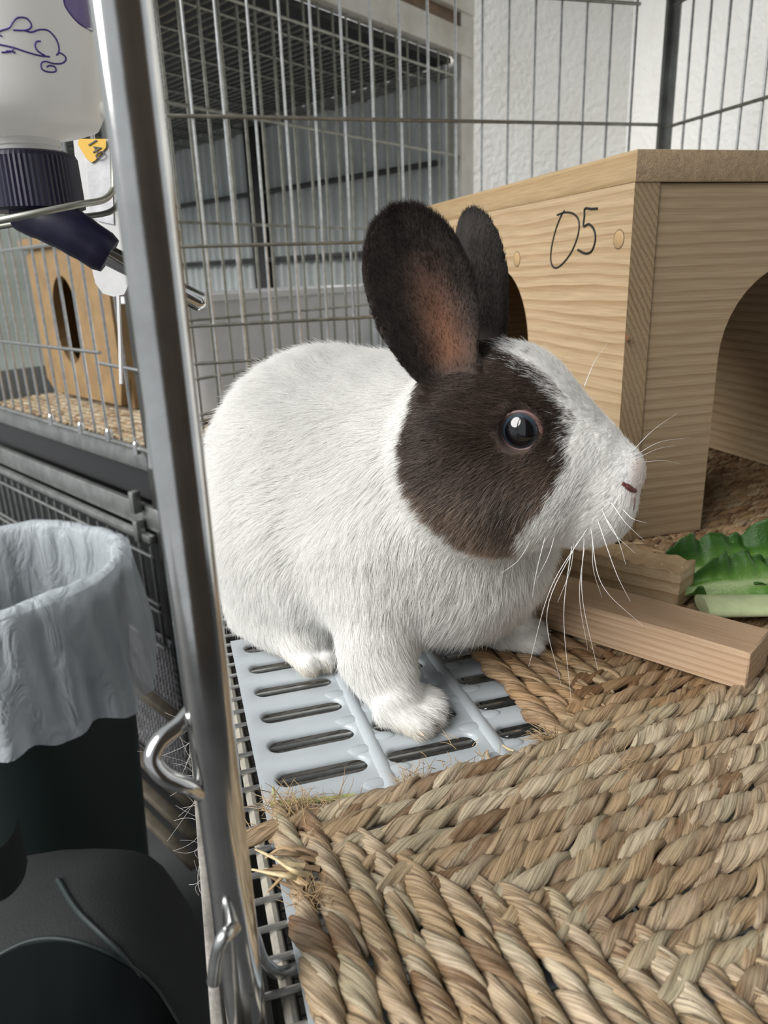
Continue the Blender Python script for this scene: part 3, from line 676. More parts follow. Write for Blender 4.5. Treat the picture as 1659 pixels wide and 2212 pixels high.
# things standing in the neighbouring cage
seag = thing('seagrass_mat', 'brown seagrass mat on the floor of the neighbouring cage', 'woven mat')
jm = MB(); JU, JT = [], []
for k in range(34):
    s = .0
    while s < .70:
        p = rk(.03 + k * .0165, .03 + s, -.041); V, Fq, U = random.choice(STRC); an = math.atan2(RB[1], RB[0]) + random.uniform(-.2, .2); c, s_ = math.cos(an), math.sin(an); g = 1.35
        jm.add(np.stack([p[0] + g * (c * V[:, 0] - s_ * V[:, 1]), p[1] + g * (s_ * V[:, 0] + c * V[:, 1]), p[2] + g * V[:, 2]], -1), Fq); JU.append(U + random.random()); JT.append(np.full(len(V), random.random()))
        s += .0165
o = jm.build('cord_weave', m_sg, seag, True, sharp=180); fill_attrs(o.data, np.concatenate(JU), np.concatenate(JT)); o['kind'] = 'stuff'
hs2 = thing('wooden_house', 'pine hide house with a round dark opening inside the neighbouring cage', 'hide house')
wfar = plain('pine_far', (.30, .19, .085), .6, noise=.25, nscale=25)
mb = MB(); n = 28; cb, cz, rb_, rz_ = .545, .118, .060, .085
outer = [(.34, -.040), (.34, .255), (.70, .255), (.70, -.040)]
def hp(b_, z, a): return rk(.135 + a, b_, z)
ring_o = []; ring_i = []
for k in range(n):
    t_ = 2 * math.pi * k / n; c_, s_ = math.cos(t_), math.sin(t_); ring_i.append((cb + rb_ * c_, cz + rz_ * s_))
    m_ = max(abs(c_) / .205 if c_ < 0 else abs(c_) / .155, abs(s_) / .15 if s_ < 0 else abs(s_) / .145); ring_o.append((cb + c_ / m_, cz + s_ / m_))
V = [hp(b_, z, 0) for b_, z in ring_o] + [hp(b_, z, 0) for b_, z in ring_i] + [hp(b_, z, .02) for b_, z in ring_i] + [hp(b_, z, .02) for b_, z in ring_o]
mb.add(V, [(i * n + j, i * n + (j + 1) % n, ((i + 1) % 4) * n + (j + 1) % n, ((i + 1) % 4) * n + j) for i in range(4) for j in range(n)])
mb.build('front_panel', wfar, hs2)
MB().obox(rk(.155, .34, -.040), RA * .12, RB * .018, UZ * .295).build('side_wall', wfar, hs2)
MB().obox(rk(.155, .682, -.040), RA * .12, RB * .018, UZ * .295).build('side_wall', wfar, hs2)
MB().obox(rk(.275, .34, -.040), RA * .02, RB * .36, UZ * .295).build('back_panel', wfar, hs2)
MB().obox(rk(.125, .33, .255), RA * .18, RB * .38, UZ * .02).build('roof', wfar, hs2)
# white litter tub
tub = thing('litter_tub', 'white plastic litter tub behind the bars of the neighbouring cage', 'tub')
m_tub = plain('white_plastic', (.80, .80, .81), .35, noise=.05)
c0 = rk(.36, .155, 0); ta, tb = .270, .110
def rr(sx, sy, z, n=40):
    out = []
    for k in range(n):
        t_ = 2 * math.pi * k / n; c_, s_ = math.cos(t_), math.sin(t_); e_ = .45
        out.append(c0 + RA * sx * math.copysign(abs(c_) ** e_, c_) + RB * sy * math.copysign(abs(s_) ** e_, s_) + UZ * z)
    return out
lay = [rr(ta * .8, tb * .7, -.036), rr(ta * .84, tb * .76, -.030), rr(ta * .96, tb * .95, .152), rr(ta * 1.02, tb * 1.06, .154), rr(ta * 1.02, tb * 1.06, .164), rr(ta * .93, tb * .9, .164), rr(ta * .80, tb * .7, -.024)]
n = 40; V = [p for l_ in lay for p in l_]
MB().add(V, [(i * n + j, i * n + (j + 1) % n, (i + 1) * n + (j + 1) % n, (i + 1) * n + j) for i in range(len(lay) - 1) for j in range(n)] + [tuple(range(n - 1, -1, -1)), tuple((len(lay) - 1) * n + j for j in range(n))]).build('tub_body', m_tub, tub, True, sharp=40)

tub.location.z = .012; hs2.location.z = .012
# ---------------------------------------------------------------- water bottle outside the cage
BC = at(72, 395, .28); ZC0, ZC1 = .2262, .2462                         # cap bottom and top
bot = thing('water_bottle', 'white upturned water bottle with purple rabbit print and navy ribbed cap', 'water bottle')
m_bot = plain('milky_plastic', (.90, .895, .88), .32, spec=.5, noise=.03); pb = m_bot.node_tree.nodes['Principled BSDF']
pb.inputs['Subsurface Weight'].default_value = .4; pb.inputs['Subsurface Radius'].default_value = (.01, .01, .01)
ntb = m_bot.node_tree; tlb = N(ntb, 'ShaderNodeBsdfTranslucent'); tlb.inputs[0].default_value = (.90, .89, .86, 1); mxb = N(ntb, 'ShaderNodeMixShader'); mxb.inputs[0].default_value = .38
ntb.links.new(pb.outputs[0], mxb.inputs[1]); ntb.links.new(tlb.outputs[0], mxb.inputs[2]); ntb.links.new(mxb.outputs[0], ntb.nodes['Material Output'].inputs['Surface'])
m_navy = plain('navy_plastic', (.010, .0085, .030), .38, noise=.15, nscale=40)
BR = .0292
prof_b = [(.0115, ZC1 - .004), (.0115, ZC1 + .0018), (.0124, ZC1 + .0022), (.0120, ZC1 + .0034), (.0118, ZC1 + .0045), (.0150, ZC1 + .0060), (.0215, ZC1 + .0072), (.0262, ZC1 + .0088), (.0284, ZC1 + .0125), (BR, ZC1 + .019), (BR, ZC1 + .14), (BR * .9, ZC1 + .150), (.0001, ZC1 + .152)]
MB().lathe(prof_b, (BC[0], BC[1], 0), 64).build('bottle_body', m_bot, bot, True, sharp=50)
mb = MB(); nr = 120; V = []
for z, s in ((ZC0, .9), (ZC0 + .0008, 1.), (ZC1 - .002, 1.), (ZC1 - .0006, .97), (ZC1, .90), (ZC1, .5)):
    for j in range(nr):
        a = 2 * math.pi * j / nr; r = .0167 * s * (1 + (.014 if j % 2 else -.006) * (1 if .98 < s else 0)) * (1.025 if z < ZC0 + .004 else 1)
        V.append((BC[0] + r * math.cos(a), BC[1] + r * math.sin(a), z))
mb.add(V, [(i * nr + j, i * nr + (j + 1) % nr, (i + 1) * nr + (j + 1) % nr, (i + 1) * nr + j) for i in range(5) for j in range(nr)] + [tuple(range(nr - 1, -1, -1))])
mb.build('cap', m_navy, bot, True, sharp=20)
s0 = np.array([BC[0] + .000, BC[1], ZC0 - .0005]); s1 = at(142, 492, .281); s2 = at(237, 553, .287)
MB().tube(bez([s0 + np.array([-.004, 0, .002]), s1, s2], 6), [.0092] * 3 + [.0088] * 3 + [.0084] * 3 + [.0080] * 3 + [.0070], 24).build('spout', m_navy, bot, True, sharp=50)
s3 = at(437, 655, .304); dsp = (s3 - s2) / np.linalg.norm(s3 - s2)
tb_o = MB().tube([s2 - dsp * .004, s2, s3 - dsp * .0012, s3], [.0040, .0040, .0040, .0034], 24).build('drinking_tube', MT['chrome'], bot, True, sharp=50)
c = s3 - dsp * .0008
MB().lathe([(.0026 * math.sin(math.pi * k / 10) + 1e-5, -.0026 * math.cos(math.pi * k / 10)) for k in range(11)], c, 16).build('ball', MT['chrome'], tb_o, True)
# print on the bottle wall: drawn on the cylinder
m_pr = plain('purple_print', (.075, .045, .26), .4); m_pr2 = plain('pale_purple_print', (.22, .17, .42), .4)
def on_cyl(px, py, r):
    d = ray(px, py); a = d[0] ** 2 + d[1] ** 2; ox, oy = CAM[0] - BC[0], CAM[1] - BC[1]
    bb = 2 * (d[0] * ox + d[1] * oy); cc = ox * ox + oy * oy - r * r; t = (-bb - math.sqrt(max(0, bb * bb - 4 * a * cc))) / (2 * a); return CAM + d * t
zb_ = lambda x, y: (x / 3.16, y / 3.16)
def pr(name, pts, r=.00028, closed=False):
    P = [on_cyl(*zb_(*p), BR + .00005) for p in pts]; V = bez(P, 6)
    return MB().tube(V, r, 6).build(name, m_pr, bot, True)
pr('rabbit_print', [(-60, 300), (-40, 250), (0, 213), (60, 192), (85, 155), (120, 122), (180, 125), (213, 165), (205, 195), (165, 208), (90, 206)])
pr('rabbit_print', [(165, 208), (215, 220), (270, 203), (330, 210), (380, 262), (402, 320), (400, 362), (385, 378), (405, 362), (440, 380), (450, 408), (425, 432), (370, 435), (310, 420), (282, 435), (290, 475), (335, 492), (380, 488), (375, 458), (340, 448), (318, 458)])
pr('rabbit_print', [(340, 388), (270, 380), (180, 355), (90, 325), (0, 305), (-60, 290)])
pr('rabbit_print', [(278, 282), (250, 285), (240, 315), (262, 352), (310, 382)])
pr('rabbit_print', [(95, 318), (75, 352), (10, 358)]); pr('rabbit_print', [(40, 350), (75, 350), (105, 362)])
pr('rabbit_print', [(0, 240), (8, 246), (12, 242)], .0003)
dr = [(440, -40), (436, 0), (450, 50), (500, 120), (560, 175), (632, 212), (622, 140), (612, 60), (600, 0), (590, -40)]
pr('drop_print', dr)
Vd = [on_cyl(*zb_(*p), BR + .00003) for p in dr]; mbp = MB(); ml_, mr_ = Vd[:5], Vd[5:][::-1]
Lp = []
for i in range(5): # strip between left and right outline, bent round the wall
    y0 = (-40, 0, 60, 130, 190)[i]; xl = np.interp(y0, [-40, 0, 50, 120, 175, 212], [440, 436, 450, 500, 560, 632]); xr = np.interp(y0, [-40, 0, 60, 140, 212], [590, 600, 612, 622, 632])
    Lp.append([on_cyl(*zb_(xl + (xr - xl) * k / 8, y0), BR + .00022) for k in range(9)])
mbp.add([p for r_2 in Lp for p in r_2], [(i * 9 + j, (i + 1) * 9 + j, (i + 1) * 9 + j + 1, i * 9 + j + 1) for i in range(4) for j in range(8)])
mbp.build('drop_print', m_pr2, bot, True)
# wire holder
hold = thing('bottle_holder', 'bent grey wire holder gripping the navy bottle cap', 'wire holder')
w1 = [np.array([.0, .29, .458]), np.array([-.008, .29, .462]), at(205, -140, .262), at(215, -60, .262), at(236, 200, .266), at(246, 380, .268), at(243, 412, .268), at(222, 432, .264), at(170, 442, .256), at(60, 464, .250), at(-60, 488, .250)]
w2 = [np.array([.0, .335, .458]), np.array([-.008, .335, .462]), at(230, -140, .300), at(240, -60, .300), at(254, 200, .296), at(262, 400, .294), at(258, 436, .294), at(236, 458, .296), at(178, 468, .300), at(60, 480, .302), at(-60, 500, .300)]
for wp in (w1, w2): MB().tube(bez(wp, 8), .00115, 10).build('wire', MT['olive_wire'], hold, True)
# card sleeve with yellow corner
card = thing('card_sleeve', 'clear plastic card sleeve with yellow corner tag hanging behind the water bottle', 'card sleeve')
m_card = plain('card_paper', (.48, .48, .48), .35, noise=.12, nscale=80); m_yel = plain('yellow_tag', (.62, .36, .015), .5)
dc = .42
def cp(px, py, k=0.): return at(px, py, dc + k)
ol = [(158, 300), (166, 380), (180, 480), (196, 570), (206, 612), (222, 634), (246, 641), (268, 636), (285, 600), (300, 520), (296, 300)]
V = [cp(*p) for p in ol] + [cp(p[0], p[1], .0016) for p in ol]; n = len(ol)
MB().add(V, [tuple(range(n)), tuple(range(2 * n - 1, n - 1, -1))] + [(i, n + i, n + (i + 1) % n, (i + 1) % n) for i in range(n)]).build('sleeve', m_card, card)
a0 = cp(205, 320, .0008); MB().tube(bez([a0, a0 + np.array([.001, 0, .10]), np.array([-.006, a0[1], .457]), np.array([0, a0[1], .4575])], 8), .0009, 6).build('hanging_cord', MT['wire'], card, True)
m_in = plain('frosted_strip', (.48, .48, .50), .3, noise=.3, nscale=120)
ol2 = [(184, 320), (196, 470), (214, 478), (246, 485), (240, 320)]
V = [cp(p[0], p[1], -.0008) for p in ol2] + [cp(p[0], p[1], -.0001) for p in ol2]; n = len(ol2)
MB().add(V, [tuple(range(n)), tuple(range(2 * n - 1, n - 1, -1))] + [(i, n + i, n + (i + 1) % n, (i + 1) % n) for i in range(n)]).build('card', m_in, card)
ol3 = [(168, 312), (186, 342), (198, 351), (206, 346), (229, 318), (229, 300), (170, 300)]
V = [cp(p[0], p[1], -.0020) for p in ol3] + [cp(p[0], p[1], -.0010) for p in ol3]; n = len(ol3)
tg = MB().add(V, [tuple(range(n)), tuple(range(2 * n - 1, n - 1, -1))] + [(i, n + i, n + (i + 1) % n, (i + 1) % n) for i in range(n)]).build('yellow_tag', m_yel, card)
tx = bpy.data.curves.new('tag_number_text', 'FONT'); tx.body = '140'; tx.size = .0080; tx.align_x = 'CENTER'; tx.align_y = 'CENTER'; tx.extrude = .0001
tmp = bpy.data.objects.new('tag_text', tx); COL.objects.link(tmp); bpy.context.view_layer.update()
tme = bpy.data.meshes.new_from_object(tmp.evaluated_get(bpy.context.evaluated_depsgraph_get())); bpy.data.objects.remove(tmp)
tme.materials.clear(); to = link('tag_number', tme, m_ink, tg)
rgt = RC[0]; upv = -RC[1]; a_ = math.radians(-58); xx = rgt * math.cos(a_) + upv * math.sin(a_); yy = -rgt * math.sin(a_) + upv * math.cos(a_); zz = -RC[2]; pc = cp(207, 322, -.0024)
to.matrix_world = Matrix(((xx[0], yy[0], zz[0], pc[0]), (xx[1], yy[1], zz[1], pc[1]), (xx[2], yy[2], zz[2], pc[2]), (0, 0, 0, 1)))
MB().tube([cp(256, 640), cp(259, 720), cp(262, 830)], .0012, 6).build('hanging_strip', plain('clear_strip', (.6, .6, .6), .2), card, True)

# ---------------------------------------------------------------- bin with liner, rucksack
bn = thing('waste_bin', 'dark green round waste bin standing below the cage rack', 'bin')
m_bin = plain('dark_green_plastic', (.012, .022, .020), .5)
BX, BY, BZ, BRd = -.238, .930, -.125, .160
MB().lathe([(.0001, FLOOR_Z + .001), (BRd * .72, FLOOR_Z + .001), (BRd * .74, FLOOR_Z + .01), (BRd * .97, BZ - .02), (BRd * .985, BZ - .018), (BRd * .985, BZ - .003), (BRd * .965, BZ - .003), (BRd * .955, BZ - .02), (BRd * .71, FLOOR_Z + .02), (.0001, FLOOR_Z + .02)], (BX, BY, 0), 56).build('bin_body', m_bin, bn, True, sharp=40)
m_lin, nt, b = mat_new('bin_liner_film'); b.inputs['Base Color'].default_value = (.74, .80, .85, 1); b.inputs['Roughness'].default_value = .28; b.inputs['Specular IOR Level'].default_value = .6
L = nt.links
tcl = N(nt, 'ShaderNodeTexCoord'); mpl = N(nt, 'ShaderNodeMapping'); mpl.inputs['Scale'].default_value = (1, 1, .35); L.new(tcl.outputs['Object'], mpl.inputs[0])
nl = N(nt, 'ShaderNodeTexNoise'); setin(nl, Scale=38., Detail=5., Distortion=1.5); L.new(mpl.outputs[0], nl.inputs['Vector'])
bl = N(nt, 'ShaderNodeBump'); bl.inputs['Strength'].default_value = .8; bl.inputs['Distance'].default_value = .012; L.new(nl.outputs['Fac'], bl.inputs['Height']); L.new(bl.outputs[0], b.inputs['Normal'])
tr = N(nt, 'ShaderNodeBsdfTransparent'); tl = N(nt, 'ShaderNodeBsdfTranslucent'); tl.inputs[0].default_value = (.74, .80, .86, 1)
mx1 = N(nt, 'ShaderNodeMixShader'); mx1.inputs[0].default_value = .4; mx2 = N(nt, 'ShaderNodeMixShader'); mx2.inputs[0].default_value = .30
L.new(b.outputs[0], mx1.inputs[1]); L.new(tl.outputs[0], mx1.inputs[2]); L.new(mx1.outputs[0], mx2.inputs[1]); L.new(tr.outputs[0], mx2.inputs[2])
L.new(mx2.outputs[0], nt.nodes['Material Output'].inputs['Surface'])
mb = MB(); nA, prof_l = 160, []
for k in range(26):
    s = k / 25
    if s < .40: t_ = s / .40; r = BRd * (.76 + .150 * t_); z = BZ - .26 * (1 - t_)          # inside, rising
    elif s < .52: t_ = (s - .40) / .12; r = BRd * (.91 + .13 * t_); z = BZ + .010 * math.sin(math.pi * t_)  # over the rim
    else: t_ = (s - .52) / .48; r = BRd * (1.04 + .06 * t_); z = BZ - .150 * t_         # skirt outside
    prof_l.append((r, z, s))
rg = random.Random(4); phs = [rg.uniform(0, 6.28) for _ in range(8)]; V = []
for r, z, s in prof_l:
    amp = .0022 + .009 * abs(s - .45)
    for j in range(nA):
        a = 2 * math.pi * j / nA
        wv = math.sin(9 * a + phs[0]) * .5 + .6 * math.sin(17 * a + phs[1] + 6 * s) + .5 * math.sin(29 * a + phs[2] - 5 * s) + .35 * math.sin(5 * a + 9 * s + phs[3])
        sk = max(0, s - .52) / .48
        V.append((BX + (r + amp * wv) * math.cos(a), BY + (r + amp * wv) * math.sin(a), z + .006 * math.sin(6 * a + phs[4]) * s - .018 * sk * math.sin(2 * a + phs[5]) + .005 * math.sin(13 * a + phs[6]) * sk))
mb.add(V, [(i * nA + j, i * nA + (j + 1) % nA, (i + 1) * nA + (j + 1) % nA, (i + 1) * nA + j) for i in range(25) for j in range(nA)])
lin = mb.build('bin_liner', m_lin, None, True, sharp=180); tag(lin, 'translucent bluish plastic liner folded over the rim of the waste bin', 'bin liner')

bagt = thing('rucksack', 'dark green fabric rucksack with a curved zip standing below the bin', 'bag')
m_bag = plain('dark_green_cloth', (.011, .015, .0145), .8, noise=.2, nscale=30, bump=.5, bscale=600)
from mathutils.bvhtree import BVHTree
def caster(o):
    t = BVHTree.FromPolygons([o.matrix_world @ v.co for v in o.data.vertices], [tuple(p.vertices) for p in o.data.polygons])
    def f(px, py, dflt):
        h = t.ray_cast(Vector(CAM), Vector(ray(px, py)).normalized()); return np.array(h[0]) if h[0] is not None else at(px, py, dflt)
    return f
def blob(c, r, n=40, m_=26, e=.75, wob=.02, seed=1, yaw=0.):
    rg = random.Random(seed); ph = [rg.uniform(0, 6) for _ in range(4)]; V = []
    for i in range(m_ + 1):
        t_ = math.pi * i / m_ - math.pi / 2; cz, sz = math.cos(t_), math.sin(t_)
        for j in range(n):
            a = 2 * math.pi * j / n; cx, sx = math.cos(a), math.sin(a); f = lambda v: math.copysign(abs(v) ** e, v)
            k = 1 + wob * math.sin(3 * a + ph[0] + 3 * sz) + wob * .7 * math.sin(7 * a + ph[1] - 4 * sz)
            x, y = r[0] * f(cz) * f(cx) * k, r[1] * f(cz) * f(sx) * k
            V.append((c[0] + y, c[1] + r[1] / r[2] * r[2] * f(sz) * k, c[2] + x * r[2] / r[0]))
    return V, [(i * n + j, i * n + (j + 1) % n, (i + 1) * n + (j + 1) % n, (i + 1) * n + j) for i in range(m_) for j in range(n)]
bc = at(180, 2120, .66)
MB().add(*blob((bc[0] - .02, bc[1] + .02, bc[2] - .12), (.150, .130, .200), e=.72)).build('bag_body', m_bag, bagt, True, sharp=180)
body_ = [o for o in COL.objects if o.name == 'bag_body'][0]; cst = caster(body_)
m_zip = plain('black_zip', (.02, .03, .03), .4)
for pts, dd in ((((-40, 2085), (60, 2035), (150, 2032), (250, 2070), (330, 2130), (395, 2230)), .545), (((60, 2240), (180, 2180), (260, 2160), (320, 2185), (380, 2250)), .535)):
    P = [cst(x, y, dd) for x, y in bez(pts, 6)]; MB().tube(P, .0022, 8).build('zip', m_zip, bagt, True)
MB().tube([cst(x, y, .6) for x, y in bez([(125, 1900), (170, 1970), (260, 2060), (330, 2160)], 6)], .0024, 8).build('seam', m_zip, bagt, True)
W_ = []
for i in range(25):
    t_ = i / 24; top = bez([(-40, 2090), (60, 2042), (150, 2038), (250, 2076), (330, 2136), (390, 2225)], 6); tp = top[int(t_ * (len(top) - 1))]
    W_ += [cst(tp[0] * 1., tp[1] + (2330 - tp[1]) * k / 4, .55) - ray(tp[0], 2100) * .006 for k in range(5)]
MB().add(W_, [(i * 5 + k, i * 5 + k + 1, (i + 1) * 5 + k + 1, (i + 1) * 5 + k) for i in range(24) for k in range(4)]).build('opening_shade_patch', plain('opening_shade', (.004, .006, .006), .95, spec=.1), bagt, True)  # dark patch laid on the bag, painting in the shade of its opening
P = [at(60, 1860, .63), at(50, 1900, .60), at(15, 1940, .58), at(-40, 1960, .57)]
V = []; 
for p in bez(P, 8): V += [p, p + np.array([0, 0, .045])]
MB().add(V, [(2 * i, 2 * i + 2, 2 * i + 3, 2 * i + 1) for i in range(len(V) // 2 - 1)]).build('strap', m_bag, bagt, True)
# ---------------------------------------------------------------- rabbit: implicit body (numpy only)
HO = np.array([.141, .2715, .140])                      # head origin, mid-plane at eye level
HF = np.array([.788, -.6157, 0.]); HL = np.array([.6157, .788, 0.]); HU = np.array([0., 0., 1.])
def hd(f, l, u): return HO + HF * f + HL * l + HU * u   # head-local -> world
BF = np.array([.48, -.877, 0.]); BL = np.array([.877, .48, 0.])
RCH = np.array([.126, .330, 0.])                         # ground point below the chest
def bd(f, l, u): return RCH + BF * f + BL * l + HU * u
ROT_H = np.array([HF, HL, HU]); ROT_B = np.array([BF, BL, HU])

def sd_ell(P, c, r, rot):
    q = (P - np.asarray(c, np.float32)) @ np.asarray(rot.T, np.float32)
    r = np.asarray(r, np.float32)
    k0 = np.linalg.norm(q / r, axis=-1); k1 = np.linalg.norm(q / (r * r), axis=-1)
    return k0 * (k0 - 1) / np.maximum(k1, 1e-6)
def sd_cone(P, a, b, ra, rb):
    a = np.asarray(a, np.float32); b = np.asarray(b, np.float32); ab = b - a
    t = np.clip(((P - a) @ ab) / (ab @ ab), 0, 1)
    return np.linalg.norm(P - a - t[..., None] * ab, axis=-1) - (ra + (rb - ra) * t)
def smin(a, b, k):
    h = np.maximum(k - np.abs(a - b), 0) / k
    return np.minimum(a, b) - h * h * k * .25

def ear_frame(side):
    if side < 0:   # near ear, opening turned outwards
        base = hd(-.0285, -.0150, .0120); tip = hd(-.0470, -.0290, .0820); n = -HL * .93 + HF * .36
        Wm, cup = .0205, .0085
    else:          # far ear, opening turned forwards
        base = hd(-.0230, .0140, .0200); tip = hd(-.0330, .0230, .0830); n = HL * .80 + HF * .60
        Wm, cup = .0165, .0080
    a = tip - base; L = np.linalg.norm(a); a = a / L
    n = n - a * (n @ a); n /= np.linalg.norm(n); w = np.cross(a, n)
    return base, a, n, w, L, Wm, cup
def ear_width(v, Wm):
    v = np.clip(v, -.2, 1.0)
    s = np.where(v < .56, .40 + .60 * np.sin(np.clip(v / .56, 0, 1) * np.pi / 2) ** 1.1,
                 np.sqrt(np.maximum(1 - np.clip((v - .56) / .44, 0, 1) ** 2.3, 0)))
    return Wm * s
def sd_ear(P, side):
    base, a, n, w, L, Wm, cup = ear_frame(side)
    q = P - base.astype(np.float32)
    v = (q @ a.astype(np.float32)) / L; x = q @ w.astype(np.float32); s = q @ n.astype(np.float32)
    W = ear_width(v, Wm)
    cv = cup * np.clip(1.35 - .75 * v, .35, 1.3) * (np.abs(x) / Wm) ** 1.8 * (1 + .9 * np.clip(.5 - v, 0, 1))
    bend = -.004 * np.sin(np.clip(v, 0, 1) * np.pi)
    t = .0017 + .0010 * np.clip(.45 - v, 0, 1)
    d1 = np.abs(s - cv - bend) - t
    d2 = np.abs(x) - W
    d3 = np.maximum(-v * L - .004, (v - 1) * L)
    k = .0012
    m = np.maximum(np.maximum(d1, d2), d3)
    return np.where(m > .006, m, -smin(-np.maximum(d1, d3), -d2, k * 2))

# name, function, blend radius, hair flow (world), hair length
def rabbit_prims():
    E, Cn = sd_ell, sd_cone
    back = -BF; dn = np.array([0, 0, -1.])
    P = []
    def add(fn, k, flow, ln): P.append((fn, k, np.asarray(flow, float), ln))
    ell = lambda c, r, rot: (lambda p: sd_ell(p, c, r, rot))
    con = lambda a, b, ra, rb: (lambda p: sd_cone(p, a, b, ra, rb))
    # trunk
    add(ell(bd(-.088, -.001, .089), (.070, .065, .070), ROT_B), .03, back * .8 + dn * .45, .013)   # rump
    add(ell(bd(-.048, 0, .084), (.066, .060, .062), ROT_B), .03, back * .8 + dn * .5, .013)        # loin
    add(ell(bd(-.004, .000, .080), (.043, .046, .052), ROT_B), .03, back * .55 + dn * .75, .013)     # shoulders
    add(ell(bd(.012, .006, .070), (.030, .036, .040), ROT_B), .03, back * .2 + dn * 1.0, .013)   # breast
    add(con(bd(-.020, 0, .115), hd(-.022, 0, -.016), .040, .029), .03, back * .7 + dn * .4, .010)    # neck
    # haunches and hind feet
    for s in (-1, 1):
        add(ell(bd(-.088, s * .044, .050), (.054, .026, .043), ROT_B), .02, back * .35 + dn * .9, .011)
        add(con(bd(-.105, s * .050, .014), bd(-.056, s * .050, .0135), .013, .0120), .012, BF * .8 + dn * .4, .006)
        for k in (-1, 0, 1):
            add(con(bd(-.060, s * .050 + k * .0062, .011), bd(-.0425 - abs(k) * .003, s * .050 + k * .0085, .0070), .0066, .0054), .0035, BF * .9 + dn * .4, .005)
    add(ell(bd(-.158, 0, .050), (.020, .018, .022), ROT_B), .015, back * .6 + HU * .6, .012)         # tail
    # front legs
    add(con(bd(-.012, -.036, .066), bd(.000, -.0530, .026), .030, .0142), .022, dn, .009)
    add(con(bd(.000, -.0530, .028), bd(.015, -.0565, .0125), .0142, .0112), .012, dn * .8 + BF * .5, .006)
    add(con(bd(.000, .020, .066), bd(.004, .020, .032), .026, .0150), .022, dn, .009)
    add(con(bd(.004, .020, .032), bd(.017, .0240, .020), .0150, .0120), .012, dn * .8 + BF * .5, .006)
    for (cx, cl, z0, yaw) in ((.015, -.0565, 0., .45), (.017, .0240, .0085, .70)):
        dirv = BF * math.cos(yaw) + BL * math.sin(yaw); lat = np.cross(HU, dirv)
        b0 = bd(cx, cl, z0)
        for k in (-1.5, -.5, .5, 1.5):
            p0 = b0 + lat * k * .0054 + HU * .0110; p1 = b0 + dirv * (.0180 - .0030 * abs(k)) + lat * k * .0074 + HU * .0062
            add(con(p0, p1, .0066, .0050), .0030, dirv * .9 + dn * .35, .0065)
    # head
    hb = -HF
    add(ell(hd(-.0150, 0, -.0020), (.0360, .0255, .0335), ROT_H), .012, hb * .9 + HU * .15, .0055)      # skull
    add(ell(hd(.0190, 0, -.0215), (.0235, .0175, .0225), ROT_H), .020, hb * .8 + dn * .45, .0040)       # muzzle
    for s in (-1, 1):
        add(ell(hd(-.0120, s * .0125, -.0260), (.0330, .0195, .0255), ROT_H), .016, hb * .62 + dn * .75, .0075)   # cheek
        add(ell(hd(-.0300, s * .0120, -.0120), (.0175, .0195, .0250), ROT_H), .014, hb * .85 + dn * .5, .0065)   # jowl behind
        add(ell(hd(.0300, s * .0085, -.0290), (.0125, .0095, .0115), ROT_H), .008, hb * .7 + dn * .7, .0038)    # whisker pad
    add(ell(hd(.0230, 0, -.0400), (.0150, .0110, .0100), ROT_H), .012, hb * .6 + dn * .7, .0050)        # chin
    add(ell(hd(.0385, 0, -.0175), (.0060, .0060, .0060), ROT_H), .008, hb * .8 + HU * .3, .0018)         # nose
    return P

def rabbit_field(P, parts=None, ears=True):
    prims = rabbit_prims() if parts is None else parts
    d = None
    for fn, k, fl, ln in prims:
        di = fn(P); d = di if d is None else smin(d, di, k)
    # eye sockets and lids
    for s in (-1, 1):
        c = hd(.0000, s * .0185, .0005); ax = HL * s
        q = P - c.astype(np.float32); h = q @ ax.astype(np.float32)
        rad = np.linalg.norm(q - h[..., None] * ax.astype(np.float32), axis=-1)
        sock = np.linalg.norm(q, axis=-1) - .0092
        lid = np.sqrt((rad - .0087) ** 2 + (h - .0046) ** 2) - .0010
        d = smin(d, lid, .003)
        d = np.maximum(d, -np.minimum(sock, np.maximum(rad - .0074, -h)))
    if ears:
        for s in (-1, 1):
            d = smin(d, sd_ear(P, s), .006)
    return np.maximum(d, -P[..., 2] + .0006)

